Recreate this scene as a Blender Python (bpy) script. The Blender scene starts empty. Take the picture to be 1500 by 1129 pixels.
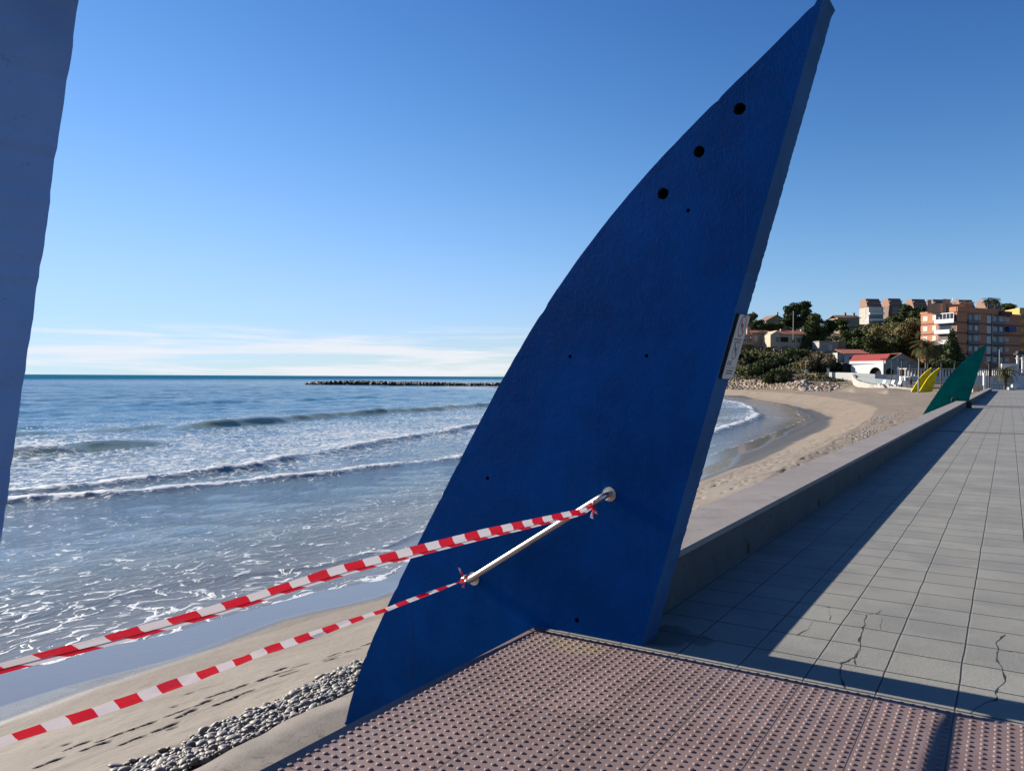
import bpy, bmesh, math, random
import numpy as np
from mathutils import Vector, Matrix
R = math.radians
random.seed(7); rng = np.random.default_rng(11)
scene = bpy.context.scene
col = scene.collection
PI = math.pi

# ------------------------------------------------------------------ camera, sky, sun
F, TH, PITCH, ROLL, H = 1168.0, R(31.94), R(-0.63), 0.005, 1.7
cam_d = bpy.data.cameras.new("camera"); cam = bpy.data.objects.new("camera", cam_d); col.objects.link(cam)
cam_d.sensor_width = 36; cam_d.lens = F/1500*36; cam_d.clip_start = 0.05; cam_d.clip_end = 60000
cam.location = (0, 0, H)
fw = Vector((-math.sin(TH)*math.cos(PITCH), math.cos(TH)*math.cos(PITCH), math.sin(PITCH)))
right = Vector((math.cos(TH), math.sin(TH), 0)); up = right.cross(fw)
r2 = right*math.cos(ROLL)+up*math.sin(ROLL); u2 = up*math.cos(ROLL)-right*math.sin(ROLL)
cam.matrix_world = Matrix(((r2.x, u2.x, -fw.x, 0), (r2.y, u2.y, -fw.y, 0), (r2.z, u2.z, -fw.z, H), (0, 0, 0, 1)))
scene.camera = cam

SUN_EL = R(23.7)     # the sun stands over the sea, square to the promenade (-X)
sd = bpy.data.lights.new("sun", 'SUN'); sd.energy = 5.0; sd.angle = R(0.53); sd.color = (1.0, 0.93, 0.83)
so = bpy.data.objects.new("sun", sd); col.objects.link(so)
sunv = Vector((-math.cos(SUN_EL), -0.0035, math.sin(SUN_EL)))
so.rotation_euler = sunv.to_track_quat('Z', 'Y').to_euler()

world = bpy.data.worlds.new("World"); scene.world = world; world.use_nodes = True
nt = world.node_tree; nt.nodes.clear()
def N(nt, typ, **kw):
    n = nt.nodes.new(typ)
    for k, v in kw.items():
        if k.startswith('i_'):
            key = k[2:]
            key = int(key) if key.isdigit() else key.replace('_', ' ')
            n.inputs[key].default_value = v
        else: setattr(n, k, v)
    return n
sky = N(nt, 'ShaderNodeTexSky', sky_type='NISHITA', sun_disc=False, sun_elevation=SUN_EL, sun_rotation=R(270), altitude=0, air_density=1.0, dust_density=0.0, ozone_density=3.0)
bg = N(nt, 'ShaderNodeBackground', i_Strength=0.07); out = N(nt, 'ShaderNodeOutputWorld')
tc = N(nt, 'ShaderNodeTexCoord'); sx = N(nt, 'ShaderNodeSeparateXYZ')
nt.links.new(tc.outputs['Generated'], sx.inputs[0])
# thin streaks of cloud low over the sea
def M(op, a, b=None, c=None, tree=None, clamp=False):
    t = tree or nt
    n = t.nodes.new('ShaderNodeMath'); n.operation = op; n.use_clamp = clamp
    for i, v in enumerate((a, b, c)):
        if v is None: continue
        if isinstance(v, (int, float)): n.inputs[i].default_value = v
        else: t.links.new(v, n.inputs[i])
    return n.outputs[0]
az = M('ARCTAN2', sx.outputs[0], sx.outputs[1])
cb = N(nt, 'ShaderNodeCombineXYZ')
nt.links.new(M('MULTIPLY', az, 3.2), cb.inputs[0]); nt.links.new(M('MULTIPLY', sx.outputs[2], 52.0), cb.inputs[1])
cn = N(nt, 'ShaderNodeTexNoise', i_Scale=1.0, i_Detail=7.0, i_Roughness=0.62, i_Distortion=0.35); nt.links.new(cb.outputs[0], cn.inputs['Vector'])
ss = N(nt, 'ShaderNodeMapRange', interpolation_type='SMOOTHSTEP'); nt.links.new(cn.outputs[0], ss.inputs[0])
for i, v in enumerate((0.42, 0.62)): ss.inputs[i+1].default_value = v
band = N(nt, 'ShaderNodeMapRange', interpolation_type='SMOOTHSTEP'); nt.links.new(sx.outputs[2], band.inputs[0])
for i, v in enumerate((0.066, 0.046, 0, 1)): band.inputs[i+1].default_value = v
lat = N(nt, 'ShaderNodeMapRange', interpolation_type='SMOOTHSTEP'); nt.links.new(az, lat.inputs[0])
for i, v in enumerate((-0.38, -0.62, 0, 1)): lat.inputs[i+1].default_value = v
cm = M('MULTIPLY', M('MULTIPLY', ss.outputs[0], band.outputs[0]), lat.outputs[0])
veil = N(nt, 'ShaderNodeMapRange', interpolation_type='SMOOTHSTEP'); nt.links.new(sx.outputs[2], veil.inputs[0])
for i, v in enumerate((0.07, 0.0, 0, 0.22)): veil.inputs[i+1].default_value = v
cm = M('ADD', M('MULTIPLY', cm, 0.80), M('MULTIPLY', veil.outputs[0], lat.outputs[0]), clamp=True)
mx = N(nt, 'ShaderNodeMix', data_type='RGBA'); nt.links.new(cm, mx.inputs[0])
tint = N(nt, 'ShaderNodeVectorMath', operation='MULTIPLY'); tint.inputs[1].default_value = (0.80, 1.0, 1.22)   # the camera's cool white balance
nt.links.new(sky.outputs[0], tint.inputs[0])
sp_ = N(nt, 'ShaderNodeSeparateXYZ'); nt.links.new(tint.outputs[0], sp_.inputs[0]); cmb = N(nt, 'ShaderNodeCombineXYZ')
for i_, (a_, p_, m_) in enumerate(((.50, 2.2, 8.), (.345, 2.0, 18.), (.37, 1.6, 40.))):     # film response of the clear sky
    q_ = M('POWER', sp_.outputs[i_], p_); nt.links.new(M('DIVIDE', M('MULTIPLY', q_, a_), M('ADD', M('DIVIDE', q_, m_), 1.0)), cmb.inputs[i_])
nt.links.new(cmb.outputs[0], mx.inputs[6]); mx.inputs[7].default_value = (5.6, 5.75, 6.1, 1)
nt.links.new(mx.outputs[2], bg.inputs[0]); nt.links.new(bg.outputs[0], out.inputs[0])
scene.view_settings.view_transform = 'Standard'; scene.view_settings.look = 'None'
scene.view_settings.exposure = 1.15; scene.view_settings.gamma = 1

# ------------------------------------------------------------------ helpers
def ray(px, py):
    u = px-750; v = 564.5-py
    c, s = math.cos(ROLL), math.sin(ROLL); u, v = u*c-v*s, u*s+v*c
    x, y = u/F, v/F; cp, sp = math.cos(PITCH), math.sin(PITCH)
    up_ = y*cp+sp; f_ = cp-y*sp
    return (x*math.cos(TH)-f_*math.sin(TH), x*math.sin(TH)+f_*math.cos(TH), up_)
def atz(px, py, z):
    r = ray(px, py); k = (z-H)/r[2]; return Vector((r[0]*k, r[1]*k, z))
def atD(px, py, D):
    r = ray(px, py); k = D/(-r[0]*math.sin(TH)+r[1]*math.cos(TH)); return Vector((r[0]*k, r[1]*k, H+r[2]*k))
def atY(px, py, Y):
    r = ray(px, py); k = Y/r[1]; return Vector((r[0]*k, Y, H+r[2]*k))
def tag(o, label=None, cat=None, group=None, kind=None):
    if label: o['label'] = label
    if cat: o['category'] = cat
    if group: o['group'] = group
    if kind: o['kind'] = kind
    return o
def empty(name, loc, rz=0, label=None, cat=None, group=None):
    o = bpy.data.objects.new(name, None); col.objects.link(o); o.location = loc; o.rotation_euler = (0, 0, rz); o.empty_display_size = .3
    return tag(o, label, cat, group)
def link(name, me, mats=None, parent=None, loc=None, rz=0):
    o = bpy.data.objects.new(name, me); col.objects.link(o)
    if mats is not None:
        for m in (mats if isinstance(mats, (list, tuple)) else [mats]): me.materials.append(m)
    if parent: o.parent = parent
    if loc is not None: o.location = loc
    if rz: o.rotation_euler = (0, 0, rz)
    return o
def np_mesh(name, V, Fq, smooth=False):
    """mesh from an (n,3) array and an (m,k) array of faces"""
    V = np.asarray(V, np.float32); Fq = np.asarray(Fq, np.int32)
    me = bpy.data.meshes.new(name); k = Fq.shape[1]
    me.vertices.add(len(V)); me.vertices.foreach_set('co', V.ravel())
    me.loops.add(Fq.size); me.loops.foreach_set('vertex_index', Fq.ravel())
    me.polygons.add(len(Fq)); me.polygons.foreach_set('loop_start', np.arange(0, Fq.size, k, dtype=np.int32))
    me.update(calc_edges=True)
    if smooth: me.polygons.foreach_set('use_smooth', np.ones(len(Fq), bool))
    me.update(); return me
def fattr(me, name, vals):
    a = me.attributes.new(name, 'FLOAT', 'POINT'); a.data.foreach_set('value', np.asarray(vals, np.float32).ravel())
def copy_tree(o, parent=None):
    c = o.copy(); col.objects.link(c); c.parent = parent
    for ch in [x for x in bpy.data.objects if x.parent == o]: copy_tree(ch, c)
    return c
class MB:
    def __init__(s): s.v = []; s.f = []; s.m = []
    def add(s, vs, fs, mi=0):
        b = len(s.v); s.v += [tuple(v) for v in vs]; s.f += [tuple(b+i for i in f) for f in fs]; s.m += [mi]*len(fs); return s
    def box(s, x0, x1, y0, y1, z0, z1, mi=0):
        vs = [(x, y, z) for z in (z0, z1) for y in (y0, y1) for x in (x0, x1)]
        return s.add(vs, [(0, 2, 3, 1), (4, 5, 7, 6), (0, 1, 5, 4), (2, 6, 7, 3), (0, 4, 6, 2), (1, 3, 7, 5)], mi)
    def prism(s, pts, z0, z1, mi=0):
        n = len(pts); vs = [(x, y, z0) for x, y in pts]+[(x, y, z1) for x, y in pts]
        fs = [tuple(range(n-1, -1, -1)), tuple(range(n, 2*n))]+[(i, (i+1) % n, n+(i+1) % n, n+i) for i in range(n)]
        return s.add(vs, fs, mi)
    def xz_prism(s, pts, y0, y1, mi=0):       # outline in x,z extruded along y
        n = len(pts); vs = [(x, y0, z) for x, z in pts]+[(x, y1, z) for x, z in pts]
        fs = [tuple(range(n)), tuple(range(2*n-1, n-1, -1))]+[(i, n+i, n+(i+1) % n, (i+1) % n) for i in range(n)]
        return s.add(vs, fs, mi)
    def tube(s, pts, r, seg=10, mi=0, caps=True):
        pts = [Vector(p) for p in pts]; rs = r if isinstance(r, (list, tuple)) else [r]*len(pts)
        rings = []; ref = None
        for i, p in enumerate(pts):
            t = (pts[min(i+1, len(pts)-1)]-pts[max(i-1, 0)]).normalized()
            if ref is None: ref = Vector((0, 0, 1)) if abs(t.z) < .9 else Vector((1, 0, 0))
            a = t.cross(ref).normalized(); b = t.cross(a).normalized(); ref = -b if False else ref
            rings.append([p+a*math.cos(2*PI*k/seg)*rs[i]+b*math.sin(2*PI*k/seg)*rs[i] for k in range(seg)])
        vs = [v for rg in rings for v in rg]; fs = []
        for i in range(len(pts)-1):
            for k in range(seg):
                k2 = (k+1) % seg; fs.append((i*seg+k, i*seg+k2, (i+1)*seg+k2, (i+1)*seg+k))
        if caps: fs += [tuple(range(seg-1, -1, -1)), tuple(range((len(pts)-1)*seg, len(pts)*seg))]
        return s.add(vs, fs, mi)
    def build(s, name, mats, parent=None, smooth=False, loc=None, rz=0):
        me = bpy.data.meshes.new(name); me.from_pydata(s.v, [], s.f); me.update()
        bm = bmesh.new(); bm.from_mesh(me); bmesh.ops.recalc_face_normals(bm, faces=bm.faces); bm.to_mesh(me); bm.free()
        for p, m in zip(me.polygons, s.m): p.material_index = m; p.use_smooth = smooth
        return link(name, me, mats, parent, loc, rz)
# value noise in numpy
def _h(ix, iy, seed):
    n = (ix.astype(np.int64)*374761393+iy.astype(np.int64)*668265263+seed*974634777) & 0x7fffffff
    n = (n ^ (n >> 13))*1274126177 & 0x7fffffff
    return ((n ^ (n >> 16)) & 0xffff)/65535.0
def vnoise(x, y, seed=0):
    ix = np.floor(x); iy = np.floor(y); fx = x-ix; fy = y-iy; fx = fx*fx*(3-2*fx); fy = fy*fy*(3-2*fy)
    a = _h(ix, iy, seed); b = _h(ix+1, iy, seed); c = _h(ix, iy+1, seed); d = _h(ix+1, iy+1, seed)
    return (a*(1-fx)+b*fx)*(1-fy)+(c*(1-fx)+d*fx)*fy
def fbm(x, y, o=4, seed=0):
    r = 0; a = .5; t = 0
    for i in range(o): r = r+a*vnoise(x*2**i+i*17.3, y*2**i-i*9.1, seed+i); t += a; a *= .5
    return r/t-.5
def sstep(e0, e1, x): t = np.clip((x-e0)/(e1-e0), 0, 1); return t*t*(3-2*t)

# ------------------------------------------------------------------ materials
class G:
    """small wrapper for building a node material"""
    def __init__(s, name):
        s.m = bpy.data.materials.new(name); s.m.use_nodes = True; s.t = s.m.node_tree; s.b = s.t.nodes['Principled BSDF']
        s.co = s.n('ShaderNodeTexCoord').outputs['Object']; s.geo = s.n('ShaderNodeNewGeometry').outputs['Position']
    def n(s, typ, **kw): return N(s.t, typ, **kw)
    def l(s, a, b): s.t.links.new(a, b)
    def math(s, op, a, b=None, c=None, clamp=False): return M(op, a, b, c, tree=s.t, clamp=clamp)
    def noise(s, scale, detail=4, rough=.55, dist=0, vec=None, stretch=None):
        n = s.n('ShaderNodeTexNoise', i_Scale=scale, i_Detail=detail, i_Roughness=rough, i_Distortion=dist); v = vec or s.co
        if stretch:
            mp = s.n('ShaderNodeMapping'); mp.inputs['Scale'].default_value = stretch; s.l(v, mp.inputs[0]); v = mp.outputs[0]
        s.l(v, n.inputs['Vector']); return n.outputs[0]
    def vor(s, scale, feature='DISTANCE_TO_EDGE', vec=None, rnd=1.0):
        n = s.n('ShaderNodeTexVoronoi', feature=feature, i_Scale=scale, i_Randomness=rnd); s.l(vec or s.co, n.inputs['Vector']); return n.outputs['Distance']
    def rng(s, v, a, b, c=0., d=1., smooth=True):
        n = s.n('ShaderNodeMapRange', interpolation_type='SMOOTHSTEP' if smooth else 'LINEAR')
        s.l(v, n.inputs[0])
        for i, q in enumerate((a, b, c, d)): n.inputs[i+1].default_value = q
        return n.outputs[0]
    def mix(s, f, a, b):
        n = s.n('ShaderNodeMix', data_type='RGBA')
        for i, q in ((0, f), (6, a), (7, b)):
            if isinstance(q, (int, float)): n.inputs[i].default_value = q
            elif isinstance(q, tuple): n.inputs[i].default_value = q+(1,) if len(q) == 3 else q
            else: s.l(q, n.inputs[i])
        return n.outputs[2]
    def attr(s, name): return s.n('ShaderNodeAttribute', attribute_name=name).outputs['Fac']
    def bump(s, h, strength=.5, dist=.01, chain=None):
        n = s.n('ShaderNodeBump', i_Strength=strength, i_Distance=dist); s.l(h, n.inputs['Height'])
        if chain: s.l(chain, n.inputs['Normal'])
        return n.outputs[0]
    def done(s, color=None, rough=.7, normal=None, metal=0., spec=.5, k=.6):
        if k != 1 and color is not None:      # overall reflectance, so that sunlit and shaded surfaces sit as far apart as in the photo
            if isinstance(color, tuple): color = tuple(x*k for x in color)
            else:
                v = s.n('ShaderNodeVectorMath', operation='SCALE'); s.l(color, v.inputs[0]); v.inputs['Scale'].default_value = k; color = v.outputs[0]
        for key, q in (('Base Color', color), ('Roughness', rough), ('Metallic', metal), ('Specular IOR Level', spec)):
            if q is None: continue
            if isinstance(q, tuple): s.b.inputs[key].default_value = q+(1,)
            elif isinstance(q, (int, float)): s.b.inputs[key].default_value = q
            else: s.l(q, s.b.inputs[key])
        if normal: s.l(normal, s.b.inputs['Normal'])
        return s.m
def simple(name, c, rough=.75, var=.18, scale=3., bump=.15, bscale=40., metal=0., dist=.01):
    g = G(name); n = g.noise(scale, 5, .6)
    k = g.rng(n, .3, .7, 0., 1.)
    d = tuple(x*(1-var) for x in c); e = tuple(min(1, x*(1+var)) for x in c)
    return g.done(g.mix(k, d, e), rough, g.bump(g.noise(bscale, 3), bump, dist) if bump else None, metal, k=1 if metal else .6)
def leafmat(name, c, c2=None):
    g = G(name); c2 = c2 or tuple(x*.45 for x in c)
    n = g.noise(.55, 3, .6); r = g.n('ShaderNodeNewGeometry').outputs['Random Per Island']
    f = g.math('ADD', g.math('MULTIPLY', g.rng(n, .3, .7), .6), g.math('MULTIPLY', r, .4))
    m = g.done(g.mix(f, c2, c), .75, k=1, spec=.08)
    return m

def sail_mat(name, c, k=1.0):
    g = G(name)
    n1 = g.noise(1.3, 4, .6); col_ = g.mix(g.rng(n1, .3, .7), tuple(x*.78 for x in c), tuple(x*1.2 for x in c))
    wear = g.rng(g.noise(17, 6, .7), .73, .77); col_ = g.mix(g.math('MULTIPLY', wear, .4), col_, tuple(min(1, x*1.5+.008) for x in c))
    run = g.rng(g.noise(1.0, 5, .7, vec=None, stretch=(9, 1, .55)), .60, .72); col_ = g.mix(g.math('MULTIPLY', run, .38), col_, tuple(x*.45 for x in c))
    pat = g.rng(g.noise(.55, 5, .65, 1.0), .55, .68); col_ = g.mix(g.math('MULTIPLY', pat, .30), col_, tuple(min(1, x*1.3) for x in c))
    # faint vertical form-board lines
    sp = g.n('ShaderNodeSeparateXYZ'); g.l(g.co, sp.inputs[0])
    wob = g.math('MULTIPLY', g.math('SUBTRACT', g.noise(2, 2), .5), .012)
    xx = g.math('ADD', sp.outputs[0], wob)
    d = g.math('ABSOLUTE', g.math('SUBTRACT', g.math('MODULO', g.math('ADD', xx, 20.13), .62), .31))
    line = g.rng(d, .0035, .001)
    line = g.math('MULTIPLY', line, g.rng(g.noise(.8, 2), .42, .6))
    col_ = g.mix(g.math('MULTIPLY', line, .3), col_, tuple(min(1, x*1.5+.01) for x in c))
    b1 = g.noise(55, 6, .72, .5, stretch=(1.25, 1, .7)); b2 = g.noise(9, 4, .6)
    crk = g.rng(g.vor(7, vec=None), .0, .03)
    h = g.math('ADD', g.math('MULTIPLY', b1, 1.0), g.math('MULTIPLY', b2, 1.6))
    h = g.math('ADD', h, g.math('MULTIPLY', line, .12))
    nrm = g.bump(h, .5*k, .011)
    blob = g.rng(g.noise(34, 5, .75, 1.0), .64, .72)
    nrm = g.bump(blob, .85*k, .007, nrm)
    return g.done(col_, g.rng(n1, .2, .8, .55, .7), nrm, spec=.012)
M_blue = sail_mat('blue_paint', (.0005, .100, .385)); M_green = sail_mat('green_paint', (.002, .20, .165), .5); M_yellow = sail_mat('yellow_paint', (.85, .66, .03), .5)
M_edge = sail_mat('edge_blue_paint', (.05, .145, .33), .6); M_edge2 = sail_mat('flare_paled_blue', (.24, .43, .78), .6)  # near sail's edge is paler: lens flare haze put into its colour
M_hole = simple('hole_dark', (.012, .012, .018), .9, .2)

def paving_mat():
    g = G('grey_paving'); p = g.geo; sp = g.n('ShaderNodeSeparateXYZ'); g.l(p, sp.inputs[0])
    wob = g.math('MULTIPLY', g.math('SUBTRACT', g.noise(1.7, 3, .6, vec=p), .5), .018)
    def joint(v, off, per, w):
        d = g.math('SUBTRACT', per/2, g.math('ABSOLUTE', g.math('SUBTRACT', g.math('MODULO', g.math('ADD', g.math('ADD', v, wob), off+200*per), per), per/2)))
        return d, g.rng(d, w, w*.45)
    dx, jx = joint(sp.outputs[0], .22, .3735, .0062)     # joints at x = -.22, -.594 ...
    dy, jy = joint(sp.outputs[1], -5.07, .402, .0080)
    # per-tile tone
    cx = g.math('FLOOR', g.math('DIVIDE', g.math('ADD', sp.outputs[0], .22), .3735)); cy = g.math('FLOOR', g.math('DIVIDE', g.math('SUBTRACT', sp.outputs[1], 5.07), .402))
    cc = g.n('ShaderNodeCombineXYZ'); g.l(cx, cc.inputs[0]); g.l(cy, cc.inputs[1])
    wn = g.n('ShaderNodeTexWhiteNoise', noise_dimensions='2D'); g.l(cc.outputs[0], wn.inputs['Vector'])
    base = g.mix(wn.outputs['Value'], (.33, .32, .272), (.39, .38, .325))
    base = g.mix(g.rng(g.noise(1.1, 5, .65, vec=p), .35, .7), base, (.27, .265, .24))
    fine = g.noise(95, 4, .7, vec=p); base = g.mix(g.math('MULTIPLY', g.rng(fine, .5, .72), .4), base, (.40, .40, .385))
    blot = g.rng(g.noise(4.5, 4, .6, vec=p), .66, .75); base = g.mix(g.math('MULTIPLY', blot, .25), base, (.17, .17, .16))
    # oily stain by the sail's foot
    def stain(x, y, rx, ry):
        ex = g.math('DIVIDE', g.math('SUBTRACT', sp.outputs[0], x), rx); ey = g.math('DIVIDE', g.math('SUBTRACT', sp.outputs[1], y), ry)
        r = g.math('SQRT', g.math('ADD', g.math('MULTIPLY', ex, ex), g.math('MULTIPLY', ey, ey)))
        return g.rng(g.math('ADD', r, g.math('MULTIPLY', g.noise(9, 5, .65, vec=p), 1.1)), 1.55, 1.2)
    s1 = g.math('MAXIMUM', stain(-1.70, 5.02, .13, .13), stain(-1.9, 4.98, .2, .28))
    base = g.mix(g.math('MULTIPLY', s1, .6), base, (.06, .062, .055))
    edge = g.rng(dx, .016, .007); base = g.mix(g.math('MULTIPLY', edge, .45), base, (.42, .41, .37))
    j = g.math('MAXIMUM', jx, g.math('MULTIPLY', jy, .95))
    base = g.mix(j, base, (.045, .042, .038))
    h = g.math('ADD', g.math('MULTIPLY', g.noise(38, 4, .65, .8, vec=p, stretch=(1, 1.5, 1)), .6), g.math('MULTIPLY', g.noise(6, 3, vec=p), .4))
    n1 = g.bump(h, .75, .007)
    n2 = g.bump(j, -1.0 if False else .9, .006, n1)
    g.t.nodes[n2.node.name].invert = True
    return g.done(base, .72, n2, spec=.35)
M_pave = paving_mat()
def pink_mat():
    g = G('pink_tactile_tile'); p = g.geo; sp = g.n('ShaderNodeSeparateXYZ'); g.l(p, sp.inputs[0])
    def joint(v, off, per, w):
        d = g.math('SUBTRACT', per/2, g.math('ABSOLUTE', g.math('SUBTRACT', g.math('MODULO', g.math('ADD', v, off+200*per), per), per/2)))
        return g.rng(d, w, w*.4)
    j = g.math('MAXIMUM', joint(sp.outputs[0], .22, .3735, .0042), joint(sp.outputs[1], -4.655, 1.12, .0038))
    base = g.mix(g.rng(g.noise(2.2, 5, .65, vec=p), .3, .7), (.25, .162, .148), (.325, .222, .20))
    base = g.mix(g.math('MULTIPLY', g.rng(g.noise(60, 4, .7, vec=p), .5, .75), .45), base, (.36, .28, .265))
    base = g.mix(g.math('MULTIPLY', g.rng(g.noise(7, 5, .7, vec=p), .6, .75), .5), base, (.20, .11, .09))
    cx = g.math('FLOOR', g.math('DIVIDE', g.math('ADD', sp.outputs[0], .22), .3735)); cy = g.math('FLOOR', g.math('DIVIDE', g.math('SUBTRACT', sp.outputs[1], 4.655), 1.12))
    cc = g.n('ShaderNodeCombineXYZ'); g.l(cx, cc.inputs[0]); g.l(cy, cc.inputs[1]); wn = g.n('ShaderNodeTexWhiteNoise', noise_dimensions='2D'); g.l(cc.outputs[0], wn.inputs['Vector'])
    base = g.mix(g.math('MULTIPLY', wn.outputs['Value'], .45), base, (.21, .15, .15))
    dirt = g.rng(g.noise(1.1, 7, .72, .8, vec=p), .52, .66); base = g.mix(g.math('MULTIPLY', dirt, .45), base, (.17, .125, .10))
    # yellowish weathering near the corner
    ex = g.math('SUBTRACT', sp.outputs[0], -2.3); ey = g.math('SUBTRACT', sp.outputs[1], 4.47)
    r = g.math('SQRT', g.math('ADD', g.math('MULTIPLY', ex, ex), g.math('MULTIPLY', g.math('MULTIPLY', ey, ey), 4)))
    yl = g.rng(g.math('ADD', r, g.math('MULTIPLY', g.noise(6, 4, vec=p), .4)), .55, .25)
    base = g.mix(g.math('MULTIPLY', yl, .5), base, (.36, .30, .16))
    base = g.mix(g.rng(sp.outputs[1], 4.632, 4.637), base, (.40, .36, .31))
    base = g.mix(j, base, (.04, .032, .03))
    return g.done(base, .62, g.bump(g.noise(120, 3, vec=p), .25, .002), spec=.4)
M_pink = pink_mat()
def concrete(name, a, b, stain=(.12, .11, .1), k=.35):
    g = G(name); p = g.geo
    c = g.mix(g.rng(g.noise(1.4, 6, .68, vec=p), .3, .7), a, b)
    c = g.mix(g.math('MULTIPLY', g.rng(g.noise(3.2, 8, .75, 1.4, vec=p), .52, .66), k), c, stain)
    c = g.mix(g.math('MULTIPLY', g.rng(g.noise(70, 4, .7, vec=p), .5, .8), .3), c, tuple(min(1, x*1.4) for x in b))
    return g.done(c, .8, g.bump(g.noise(28, 6, .7, vec=p), .4, .01), spec=.3)
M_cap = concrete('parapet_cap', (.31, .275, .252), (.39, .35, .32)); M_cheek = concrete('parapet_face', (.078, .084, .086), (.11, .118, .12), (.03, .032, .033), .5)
M_ledge = concrete('ledge_concrete', (.155, .133, .112), (.27, .232, .195), (.10, .075, .052), .9)
M_steel = simple('brushed_steel', (.55, .50, .46), .40, .06, 6, .05, 200, 1.0, .001)
M_iron = simple('dark_iron', (.03, .03, .033), .5, .2)
M_black = simple('black_metal', (.015, .015, .017), .5, .2)
M_white = simple('white_render', (.74, .72, .67), .7, .06); M_whitep = simple('white_paint', (.82, .81, .78), .45, .04)
M_cream = simple('cream_render', (.62, .50, .33), .8, .07); M_peach = simple('peach_render', (.62, .36, .22), .8, .07)
M_orange = simple('orange_brick', (.62, .255, .12), .85, .1, 1.5); M_orange2 = simple('orange_brick_dark', (.14, .045, .04), .85, .12, 1.5); M_railing = simple('grey_balcony', (.20, .19, .20), .8, .1)
M_olive = simple('olive_render', (.40, .36, .17), .8, .08); M_tan = simple('tan_render', (.42, .30, .18), .8, .1)
M_roof = simple('red_tiles', (.48, .15, .085), .8, .2, 4); M_roofb = simple('brown_tiles', (.30, .16, .10), .8, .2, 4); M_redsheet = simple('red_sheet', (.55, .08, .05), .6, .1)
M_glass = simple('window_glass', (.035, .045, .06), .12, .1, 2, 0); M_shut = simple('shutter', (.70, .67, .60), .6, .05)
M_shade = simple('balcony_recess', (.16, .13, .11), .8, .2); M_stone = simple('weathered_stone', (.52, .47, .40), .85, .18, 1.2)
M_yblock = simple('yellow_render', (.66, .44, .10), .8, .06); M_bluegrey = simple('blue_grey_render', (.28, .33, .34), .8, .06)
M_bark = simple('bark', (.13, .09, .065), .9, .3, 3); M_soil = simple('soil', (.26, .2, .13), .95, .2)
M_dark = simple('dark_void', (.02, .018, .016), .9, .1); M_awn = simple('blue_awning', (.03, .06, .25), .7, .1)
M_pine = leafmat('pine_needles', (.10, .118, .038)); M_pine2 = leafmat('dark_evergreen', (.068, .085, .032)); M_olivel = leafmat('olive_scrub', (.19, .17, .07))
M_scrub = leafmat('scrub_leaves', (.13, .135, .05)); M_brownb = leafmat('brown_bush', (.17, .135, .08)); M_palm = leafmat('palm_frond', (.10, .095, .035)); M_grass = leafmat('coarse_grass', (.10, .12, .045))

# ------------------------------------------------------------------ shore lines and terrain
SEA = -2.7
_ys = np.array([-120, -40, 0, 6, 8.3, 10.6, 13.1, 16, 25, 43, 60, 87, 110, 128, 146, 164, 176, 190, 200, 208, 216, 226, 240, 262, 300, 900.])
_xs = np.array([-18, -14, -12.8, -12.6, -12.15, -11.95, -11.6, -12.4, -13.2, -14.3, -15.4, -18.2, -24, -29.6, -36.5, -45, -53, -61, -68, -78, -92, -110, -135, -160, -170, -190])
_yw = np.array([-120, -40, 4.8, 7.3, 9.8, 11.7, 20, 28.9, 35.9, 52.5, 67.5, 88, 110, 137, 176, 200, 900.])
_xw = np.array([-14, -11.5, -10.2, -10.6, -11.0, -10.3, -10.3, -10.0, -9.5, -10.9, -12.2, -15.8, -21.6, -31.8, -49.4, -66, -150])
def shoreX(Y): return np.interp(Y, _ys, _xs)
def wetX(Y): return np.interp(Y, _yw, _xw)
_cols = np.array([840, 1000, 1060, 1120, 1180, 1215, 1250, 1300, 1340, 1400, 1500, 1700.])
_Ds = np.array([60, 110, 135, 150, 165, 175, 187, 200, 215, 240, 270, 300, 330, 360, 420, 600, 1200.])
_Z = np.array([
 [-9]*17,
 [-9, -9, -9, -9, -9, -9, -8, -5, -2.5, -.5, 2.5, 5, 7.5, 10, 13, 16, 16],
 [-9, -9, -9, -9, -9, -9, -5, -2.6, .3, 5.5, 11, 15, 20, 23, 25, 26, 26],
 [-9, -9, -9, -9, -9, -5, -2.2, .6, 1.8, 6.5, 11.5, 16, 20.5, 24, 26, 27, 27],
 [-9, -9, -9, -9, -3, -.9, 1.4, 2.5, 3.6, 7.5, 11.7, 17, 22, 26, 28, 28, 28],
 [-9, -9, -9, -9, -2, -.9, 1.6, 2.5, 3.6, 7.5, 12, 16.5, 20.5, 26, 29, 29, 29],
 [-9, -9, -9, -1.1, -.3, .2, 1.6, 2.6, 3.4, 7, 11.5, 16, 20, 26.5, 29, 29, 29],
 [-9, -9, -1.2, -.25, .2, .6, 1.0, 2.2, 3.4, 7.5, 14, 20, 25, 28, 30, 30, 30],
 [-9, -9, -.95, -.55, .0, .5, 1.0, 2.2, 3.6, 8, 14, 20, 25, 28, 30, 30, 30],
 [-9, -3, -.4, -.1, .3, .8, 1.2, 2.6, 4.2, 6.5, 11, 17, 24, 28, 30, 30, 30],
 [-9, -3, -.4, -.1, .3, .8, 1.2, 2.6, 4.2, 6.5, 11, 17, 24, 28, 30, 30, 30],
 [-9, -3, -.4, -.1, .3, .8, 1.2, 2.6, 4.2, 6.5, 11, 17, 24, 28, 30, 30, 30]], float)
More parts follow.
